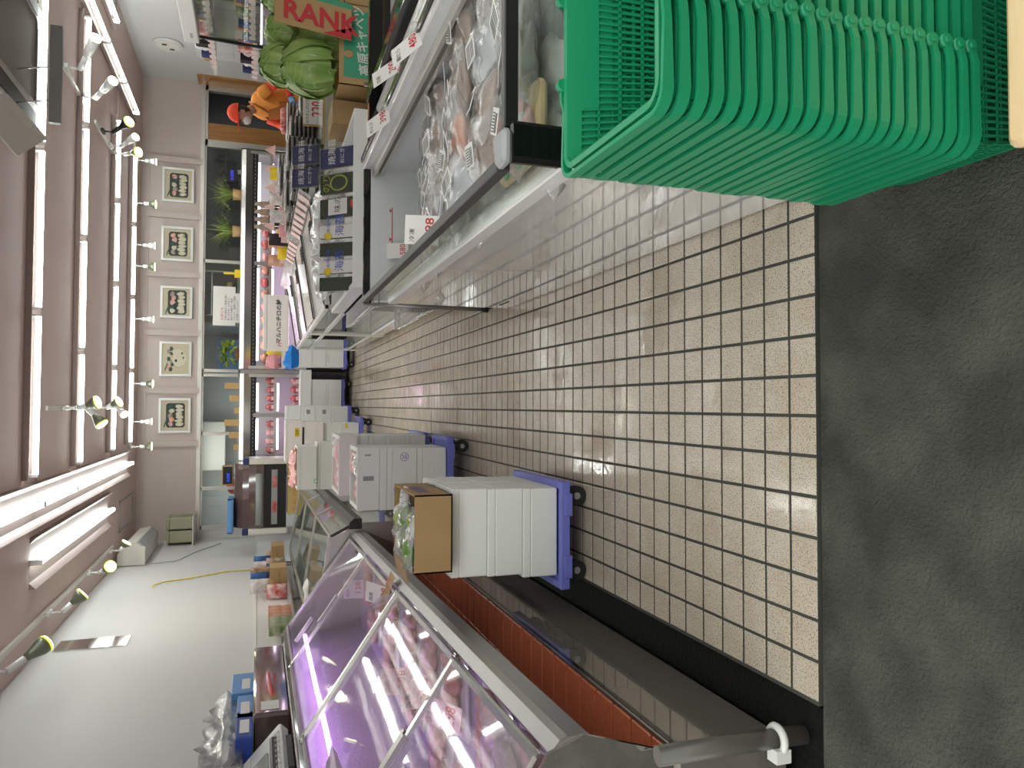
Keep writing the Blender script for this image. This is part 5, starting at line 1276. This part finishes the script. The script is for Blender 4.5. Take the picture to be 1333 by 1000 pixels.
# ================================================================ things on the back ledge of the meat case
t = thing('tinted_bin', 'dark see through box glinting red lying on the back ledge of the meat case', 'bin', (-1.9, 5.1, 1.2))
MB().rbox(-2.06, -1.74, 4.5, 5.75, 1.202, 1.40, .02).build('bin', 'redmesh', t); MB().blob((-1.78, 5.0, 1.30), .05, .35, .04, 14, 8, .5, 3).build('red_wrapper', 'red', t); MB().box(-1.7385, -1.737, 4.55, 4.68, 1.26, 1.36).build('sticker', 'paper', t)
for i, (y, mat, lb) in enumerate(((4.72, 'bluel', 'light blue carton on the tinted box'), (4.45, 'blue2', 'dark blue and white film carton nearest the register'), (5.12, 'bluel', 'light blue carton at the far end of the tinted box'))):
    t = thing('film_carton', lb, 'box', (-1.9, y, 1.40)); z0 = 1.402
    MB().rbox(-1.98, -1.78, y - .14, y + .22, z0, z0 + .09 + .04 * (i == 2), .008).build('carton', mat, t); MB().box(-1.779, -1.778, y - .08, y + .1, z0 + .02, z0 + .07).build('label_print', 'paper', t)
m = MB().pillow((-1.92, 4.6, 1.56), .22, 1.1, .16, 14, .5, 6, 6); m.build('x', 'filmc') if 0 else single('plastic_bag', m, 'filmc', 'crumpled clear plastic bag over the cartons on the meat case', 'bag', (-1.92, 4.6, 1.5))
t = thing('register', 'grey label scale with sloping screen on the near back ledge of the meat case', 'scale', (-1.83, 3.9, 1.2))
R = Euler((0, .75, 0)).to_matrix()
def q(a, nm, mat, **k):
    m = MB().rbox(*a, .015); m.v = [tuple(R @ Vector(p) + Vector((-1.80, 3.95, 1.36))) for p in m.v]; m.build(nm, mat, t)
q((-.14, .14, -.30, .30, -.06, .0), 'housing', 'greyliner'); q((-.11, .05, -.24, .10, .0, .006), 'screen', 'screen')
for i in range(8):
    for j in range(3): q((.065 + j * .024, .083 + j * .024, -.25 + i * .06, -.21 + i * .06, 0, .008), 'key', 'paper')
for i in range(5): q((-.11, -.07, .12 + i * .03, .14 + i * .03, 0, .008), 'key', 'paper') if i < 5 else None
MB().rbox(-1.98, -1.72, 3.75, 4.15, 1.202, 1.32, .02).build('base', 'dark', t)
# ================================================================ ceiling spots and tracks
def spot(p, tip, label, dark=False, par=True, power=True):
    """lamp hung from the ceiling at p (on the track), aiming from p towards tip"""
    p = Vector(p); tip = Vector(tip); t = thing('spotlight', label, 'spotlight', p)
    d = (tip - p).normalized(); j = p + Vector((0, 0, -.12)); body = 'black' if dark else 'white'
    MB().rbox(p.x - .02, p.x + .02, p.y - .06, p.y + .06, p.z - .035, p.z - .003, .006).build('track_adapter', body, t)
    MB().cyl(p + Vector((0, 0, -.03)), j, .010, 8).build('stem', body, t)
    d = (tip - j).normalized(); L = (tip - j).length
    MB().cyl(j, j + d * L * .42, .026, 12).build('socket', body, t)
    a = j + d * L * .42
    if par:
        MB().tube([a, a + d * L * .12, a + d * L * .40, a + d * L * .5], [.024, .034, .060, .062], 18).build('heatsink', 'fin' if not dark else 'black', t)
        MB().cyl(a + d * L * .5, a + d * L * .54, .064, 18).build('lit_ring', 'halo', t)
        MB().cyl(a + d * L * .54, a + d * L * .575, .055, 18).build('lens', 'bulb', t)
    else:
        MB().tube([a, a + d * L * .5], [.035, .050], 16).build('shade', body, t); MB().cyl(a + d * L * .5, a + d * L * .54, .047, 16).build('lens', 'bulb', t)
    ld = bpy.data.lights.new('spot_beam', 'SPOT'); ld.energy = 26 if power else 8; ld.spot_size = 1.3; ld.spot_blend = .6; ld.shadow_soft_size = .05; ld.color = (1, .93, .74)
    lo = bpy.data.objects.new('spot_beam', ld); C.objects.link(lo); lo.parent = t
    e = a + d * L * .60; lo.location = e - p; lo.rotation_euler = d.to_track_quat('-Z', 'Y').to_euler()
def track(x0, x1, y0, y1, label):
    single('light_track', MB().box(x0, x1, y0, y1, ZC - .03, ZC - .0005), 'offwhite', label, 'track', ((x0 + x1) / 2, (y0 + y1) / 2, ZC - .03))
track(-1.84, -1.80, 5.0, 10.8, 'long light track along the left edge of the ceiling')
zt = ZC - .03
for i, (a, b) in enumerate((((-1.82, 6.0, zt), (-1.70, 6.20, 2.80)), ((-1.82, 7.55, zt), (-1.68, 7.62, 2.85)), ((-1.82, 9.2, zt), (-1.72, 9.0, 2.86)), ((-1.82, 10.5, zt), (-1.72, 10.5, 2.93)))):
    spot(a, b, 'lamp on the left wall track with yellow lit rim, %s' % ['nearest the camera', 'second along', 'third along', 'farthest'][i])
track(-.05, -.01, 7.45, 8.7, 'short light track above the aisle centre'); track(-.05, -.01, 9.15, 10.4, 'second short light track above the aisle centre')
spot((-.03, 8.0, zt), (.03, 7.95, 2.82), 'spotlight above the aisle turned to show its round lit face'); spot((-.03, 8.4, zt), (-.20, 8.35, 2.85), 'spotlight just beyond it above the aisle pointing left')
spot((-.03, 9.4, zt), (.04, 9.35, 2.86), 'third spotlight above the aisle facing the camera'); spot((-.03, 10.1, zt), (-.12, 10.0, 2.9), 'farthest small spotlight above the aisle centre', par=False)
track(3.10, 3.14, 7.65, 8.7, 'light track carrying the two white cylinder lamps at the right'); track(3.10, 3.14, 9.2, 10.5, 'light track carrying the black lamp at the right')
spot((3.12, 7.8, zt), (3.30, 7.45, 2.80), 'white cylinder spotlight glowing yellow at the mouth, right of centre', par=False); spot((3.12, 8.5, zt), (3.22, 8.2, 2.78), 'white boxy spotlight hanging straight down, right of centre', par=False)
spot((3.12, 9.5, zt), (3.2, 9.3, 2.80), 'black spotlight among the white ones at the right', dark=True); spot((3.12, 10.0, zt), (3.2, 9.8, 2.80), 'white spotlight hanging next to the black one', par=False); spot((3.12, 10.3, zt), (3.12, 10.15, 2.82), 'farthest spotlight with green yellow rim on the right track')
track(-.6, 3.9, 11.96, 12.0, 'long crosswise light track before the pictures')
for i, x in enumerate((3.57, 2.94, 2.33, 2.02, 1.25, .31, -.24, -.60)):
    spot((x, 12.0, zt), (x, 12.0, 2.84), 'small spotlight before the picture wall, %s from the right' % (nth + ['eighth'])[i], par=bool(i % 2), power=False)
# ceiling air conditioner
t = thing('ceiling_air_conditioner', 'square ceiling cassette air conditioner with grey grille at the upper right', 'air conditioner', (2.7, 6.2, ZC))
MB().rbox(2.15, 3.25, 5.4, 6.95, ZC - .05, ZC - .001, .12, 4).build('cover', 'offwhite', t); MB().rbox(2.38, 3.05, 5.65, 6.75, ZC - .056, ZC - .045, .04, 3).build('grille', 'grillemat', t)
for a in ((2.2, 2.32, 5.6, 6.8), (3.10, 3.2, 5.6, 6.8), (2.4, 3.0, 6.80, 6.88)): MB().box(a[0], a[1], a[2], a[3], ZC - .055, ZC - .045).build('air_slot', 'dark', t)
m = bpy.data.materials
single('deflector_panel', MB().hexa([(1.62, 5.62, 2.90), (1.78, 5.08, 3.02), (1.98, 5.50, 2.93), (1.90, 6.08, 2.84)], [(1.62, 5.62, 2.91), (1.78, 5.08, 3.03), (1.98, 5.50, 2.94), (1.90, 6.08, 2.85)]), 'offwhite', 'white air deflector flap hanging tilted below the cassette', 'panel', (1.8, 5.5, 2.9))
t = thing('deflector_panel', 'long narrow grey flap hanging edge on in front of the nearest tube row', 'panel', (2.4, 6.3, 2.95)); MB().bar((2.78, 6.22, 2.83), (2.06, 6.22, 2.83), .05, .075).build('flap', 'grey', t); MB().cyl((2.5, 6.28, 2.88), (2.45, 6.3, ZC), .006, 6).build('bracket', 'steel', t); MB().cyl((2.25, 6.28, 2.88), (2.2, 6.3, ZC), .006, 6).build('bracket', 'steel', t)
t = thing('wall_sounder', 'round white disc unit on the right hand wall', 'alarm', (5.14, 11.5, 2.65)); MB().cyl((5.149, 11.55, 2.67), (5.11, 11.55, 2.67), .20, 24).build('disc', 'white', t)
MB().cyl((5.11, 11.55, 2.67), (5.105, 11.55, 2.67), .16, 24).build('face', 'offwhite', t)
for dy, dz in ((-.06, .04), (.07, -.05)): MB().box(5.10, 5.105, 11.55 + dy - .02, 11.55 + dy + .02, 2.67 + dz - .03, 2.67 + dz + .03).build('opening', 'dark', t)
# ================================================================ right wall shelving
def shelf_unit(x0, x1, y0, y1, zsh, label):
    t = thing('shelf_unit', label, 'shelf', ((x0 + x1) / 2, (y0 + y1) / 2, 0))
    for z in zsh: MB().box(x0, x1, y0, y1, z - .02, z).build('shelf_board', 'white', t); MB().box(x0 - .012, x0, y0, y1, z - .04, z + .01).build('shelf_lip', 'offwhite', t)
    for y in (y0 + .01, y1 - .03): MB().box(x1 - .03, x1, y, y + .02, 0, zsh[0] + .1).build('upright', 'grey', t)
    return t
shelf_unit(4.62, 5.13, 8.2, 9.85, (2.02, 1.52, 1.08), 'nearer right wall shelves seen through the black edged glass')
shelf_unit(4.62, 5.13, 9.95, 11.1, (2.02, 1.50, 1.07), 'farther right wall shelves of dry goods')
t = thing('glass_cooler', 'white headed cooler front with a black edged glass side on the right', 'cooler', (4.6, 9.85, 1.6))
MB().rbox(4.45, 5.1, 8.0, 9.87, 2.13, 2.30, .02).build('header', 'white', t); MB().bar((4.56, 9.9, 2.16), (4.56, 9.98, .95), .03, .03).build('black_edge', 'black', t); MB().box(4.56, 4.565, 8.1, 9.88, 1.0, 2.13).build('glass_pane', 'glass', t); MB().box(4.52, 5.1, 8.0, 9.9, 0, 1.0).build('lower_body', 'white', t)
MB().box(4.444, 4.4455, 9.60, 9.72, 2.19, 2.22).build('switch_plate', 'grey', t)
random.seed(13)
pal = ['redwrap', 'brownwrap', 'navy', 'whitewrap', 'bluewrap', 'card2', 'black', 'orange', 'greenwrap', 'paper']
for s, (z, y0, n) in enumerate(((2.022, 9.98, 6), (1.502, 9.98, 7), (1.072, 9.98, 7), (2.022, 8.9, 6), (1.522, 8.7, 8), (1.082, 8.7, 8))):
    for i in range(n):
        y = y0 + .07 + i * (.15 if s > 2 else .155); x = 4.72; mat = pal[(i * 3 + s * 4) % 10]; hh = .12 + .10 * random.random()
        t = thing('dry_goods', 'packet on the %s, %s right wall shelves, %s from the near end' % (['top shelf', 'middle shelf', 'bottom shelf'][s % 3], 'farther' if s < 3 else 'nearer', (nth + ['eighth'])[i]), 'packet', (x, y, z))
        if i % 2:
            m = MB().pillow((0, 0, 0), .12, hh, .06, 8, .4, i + s * 9); m.v = [(x + b, y + a, z + hh / 2 + .004 + c) for a, c, b in m.v]; m.build('pouch', mat, t)
        else: MB().rbox(x - .06, x + .08, y - .055, y + .055, z, z + hh, .008).build('carton', mat, t)
        MB().box(4.60, 4.602, y - .045, y + .045, z - .05, z + .03).build('price_tag', 'pinkpaper', t)
# ================================================================ the person
def skin_body(name, mat, chains, parent, sub=2):
    """chains: list of lists of (point, radius); chains sharing a point are welded"""
    idx = {}; vs = []; rs = []; es = []
    for ch in chains:
        prev = None
        for p, r in ch:
            k = tuple(round(c, 4) for c in p)
            if k not in idx: idx[k] = len(vs); vs.append(p); rs.append(r)
            if prev is not None: es.append((prev, idx[k]))
            prev = idx[k]
    me = bpy.data.meshes.new(name); off = Vector(parent.location); me.from_pydata([Vector(v) - off for v in vs], es, [])
    o = bpy.data.objects.new(name, me); C.objects.link(o); o.parent = parent
    sk = o.modifiers.new('skin', 'SKIN'); sk.use_smooth_shade = True
    if not me.skin_vertices: me.attributes.new('x', 'FLOAT', 'POINT')
    sv = me.skin_vertices[0].data if me.skin_vertices else None
    if sv:
        for i, r in enumerate(rs): sv[i].radius = (r, r) if not isinstance(r, tuple) else r
        sv[0].use_root = True
    ss = o.modifiers.new('sub', 'SUBSURF'); ss.levels = sub; ss.render_levels = sub
    me.materials.append(mt[mat]); return o
def limb(m, pts, rs, seg=12): m.tube(pts, rs, seg); return m
def person():
    px, py = 3.42, 8.66
    t = thing('person', 'person in red cap and orange overall bending over the meat packs with blue gloves', 'person', (px, py, 0))
    V = Vector
    pel = V((3.46, 8.66, .95)); ch = V((3.36, 8.64, 1.24)); up = V((3.30, 8.63, 1.42)); nk = V((3.24, 8.61, 1.50)); hd = V((3.17, 8.59, 1.60))
    def bez(a, b, c, n=5): return [a * (1 - u) ** 2 + b * 2 * u * (1 - u) + c * u * u for u in [i / n for i in range(n + 1)]]
    # torso, legs and sleeves as one continuous lofted suit
    chains = [[(pel, .155), (V((3.42, 8.65, 1.10)), .135), (ch, .150), (up, .125), (nk, .060)],
              [(pel, .155), (V((3.47, 8.56, .80)), .10), (V((3.44, 8.55, .48)), .070), (V((3.47, 8.55, .12)), .05)],
              [(pel, .155), (V((3.47, 8.77, .80)), .10), (V((3.44, 8.78, .48)), .070), (V((3.47, 8.78, .12)), .05)],
              [(up, .125), (V((3.36, 8.47, 1.42)), .075), (V((3.44, 8.41, 1.31)), .065)],
              [(up, .125), (V((3.30, 8.80, 1.42)), .075), (V((3.26, 8.86, 1.31)), .065)]]
    skin_body('overall', 'orange', chains, t)
    m = MB(); m.tube([(3.44, 8.41, 1.32), (3.50, 8.39, 1.22), (3.50, 8.385, 1.18), (3.42, 8.37, 1.12), (3.34, 8.36, 1.10)], [.062, .055, .052, .044, .036], 12); m.build('red_sleeve', 'redcloth', t)
    m = MB(); m.tube([(3.26, 8.86, 1.32), (3.22, 8.86, 1.22), (3.16, 8.80, 1.16), (3.08, 8.68, 1.14)], [.062, .053, .046, .036], 12); m.build('red_sleeve', 'redcloth', t)
    def glove(w, d, lab):
        w = V(w); d = V(d).normalized(); s = d.cross(V((0, 0, 1))).normalized(); n = s.cross(d)
        m = MB(); m.tube([w, w + d * .03, w + d * .085], [.034, .036, .030], 10)
        for k, L in enumerate((.062, .072, .066, .052)):
            a = w + d * .075 + s * (k - 1.5) * .017; m.tube([a, a + d * L * .5 - n * .004, a + d * L * .85 - n * .022], [.0095, .0088, .0065], 7)
        a = w + d * .03 - s * .028; m.tube([a, a + d * .02 - s * .022 - n * .01, a + d * .05 - s * .026 - n * .02], [.012, .0105, .008], 7)
        m.build(lab, 'glove', t)
    glove((3.34, 8.36, 1.10), (-.9, .15, -.45), 'blue_glove'); glove((3.08, 8.68, 1.14), (-.55, -.75, -.25), 'blue_glove')
    m = MB(); m.tube([nk + V((.02, 0, -.03)), nk + V((-.02, 0, .04))], [.05, .05], 12); m.blob(hd, .088, .075, .112, 18, 12); m.blob(hd + V((-.088, -.01, -.01)), .018, .012, .02, 8, 6)
    for sy in (-1, 1): m.blob(hd + V((.01, sy * .074, -.01)), .018, .010, .028, 8, 6)
    m.build('head', 'skin', t)
    for sy in (-1, 1): MB().blob(hd + V((-.080, sy * .028, .012)), .009, .013, .008, 8, 6).build('eye', 'ink', t)
    MB().blob(hd + V((.022, 0, .0)), .082, .079, .10, 14, 10).build('hair', 'hair', t)
    MB().blob(hd + V((-.055, 0, -.05)), .050, .062, .048, 14, 9).build('face_mask', 'mask', t)
    m = MB().grid(lambda u, v: tuple(hd + V((.008 + .105 * math.cos(u * 2 * PI) * math.cos(v * PI / 2), .098 * math.sin(u * 2 * PI) * math.cos(v * PI / 2), .035 + .115 * math.sin(v * PI / 2)))), 20, 8, True, True)
    m.build('cap', 'redcloth', t)
    MB().prism([(hd.x - .04, hd.y - .085), (hd.x - .10, hd.y - .080), (hd.x - .175, hd.y - .045), (hd.x - .19, hd.y), (hd.x - .175, hd.y + .045), (hd.x - .10, hd.y + .080), (hd.x - .04, hd.y + .085)], 2, hd.z + .028, hd.z + .040).build('cap_visor', 'redcloth', t)
    # apron: curved sheet on the front and side of the body
    def ap(u, v):
        a = -2.5 + u * 3.6; z = .62 + v * .70; c = V((3.46 - .12 * v, 8.655, z)); r = .19 - .03 * v
        return (c.x - r * math.cos(a * .55), c.y + r * math.sin(a * .55) * .95, z)
    MB().grid(ap, 14, 10).build('apron', 'apron', t)
    MB().tube([(3.20, 8.53, 1.32), (3.27, 8.52, 1.46), (3.32, 8.60, 1.52), (3.30, 8.70, 1.47), (3.2, 8.72, 1.32)], .012, 6).build('apron_strap', 'apron', t)
    for y in (8.55, 8.78): MB().rbox(3.36, 3.55, y - .045, y + .045, .0, .12, .03, 3).build('boot', 'black', t)
person()
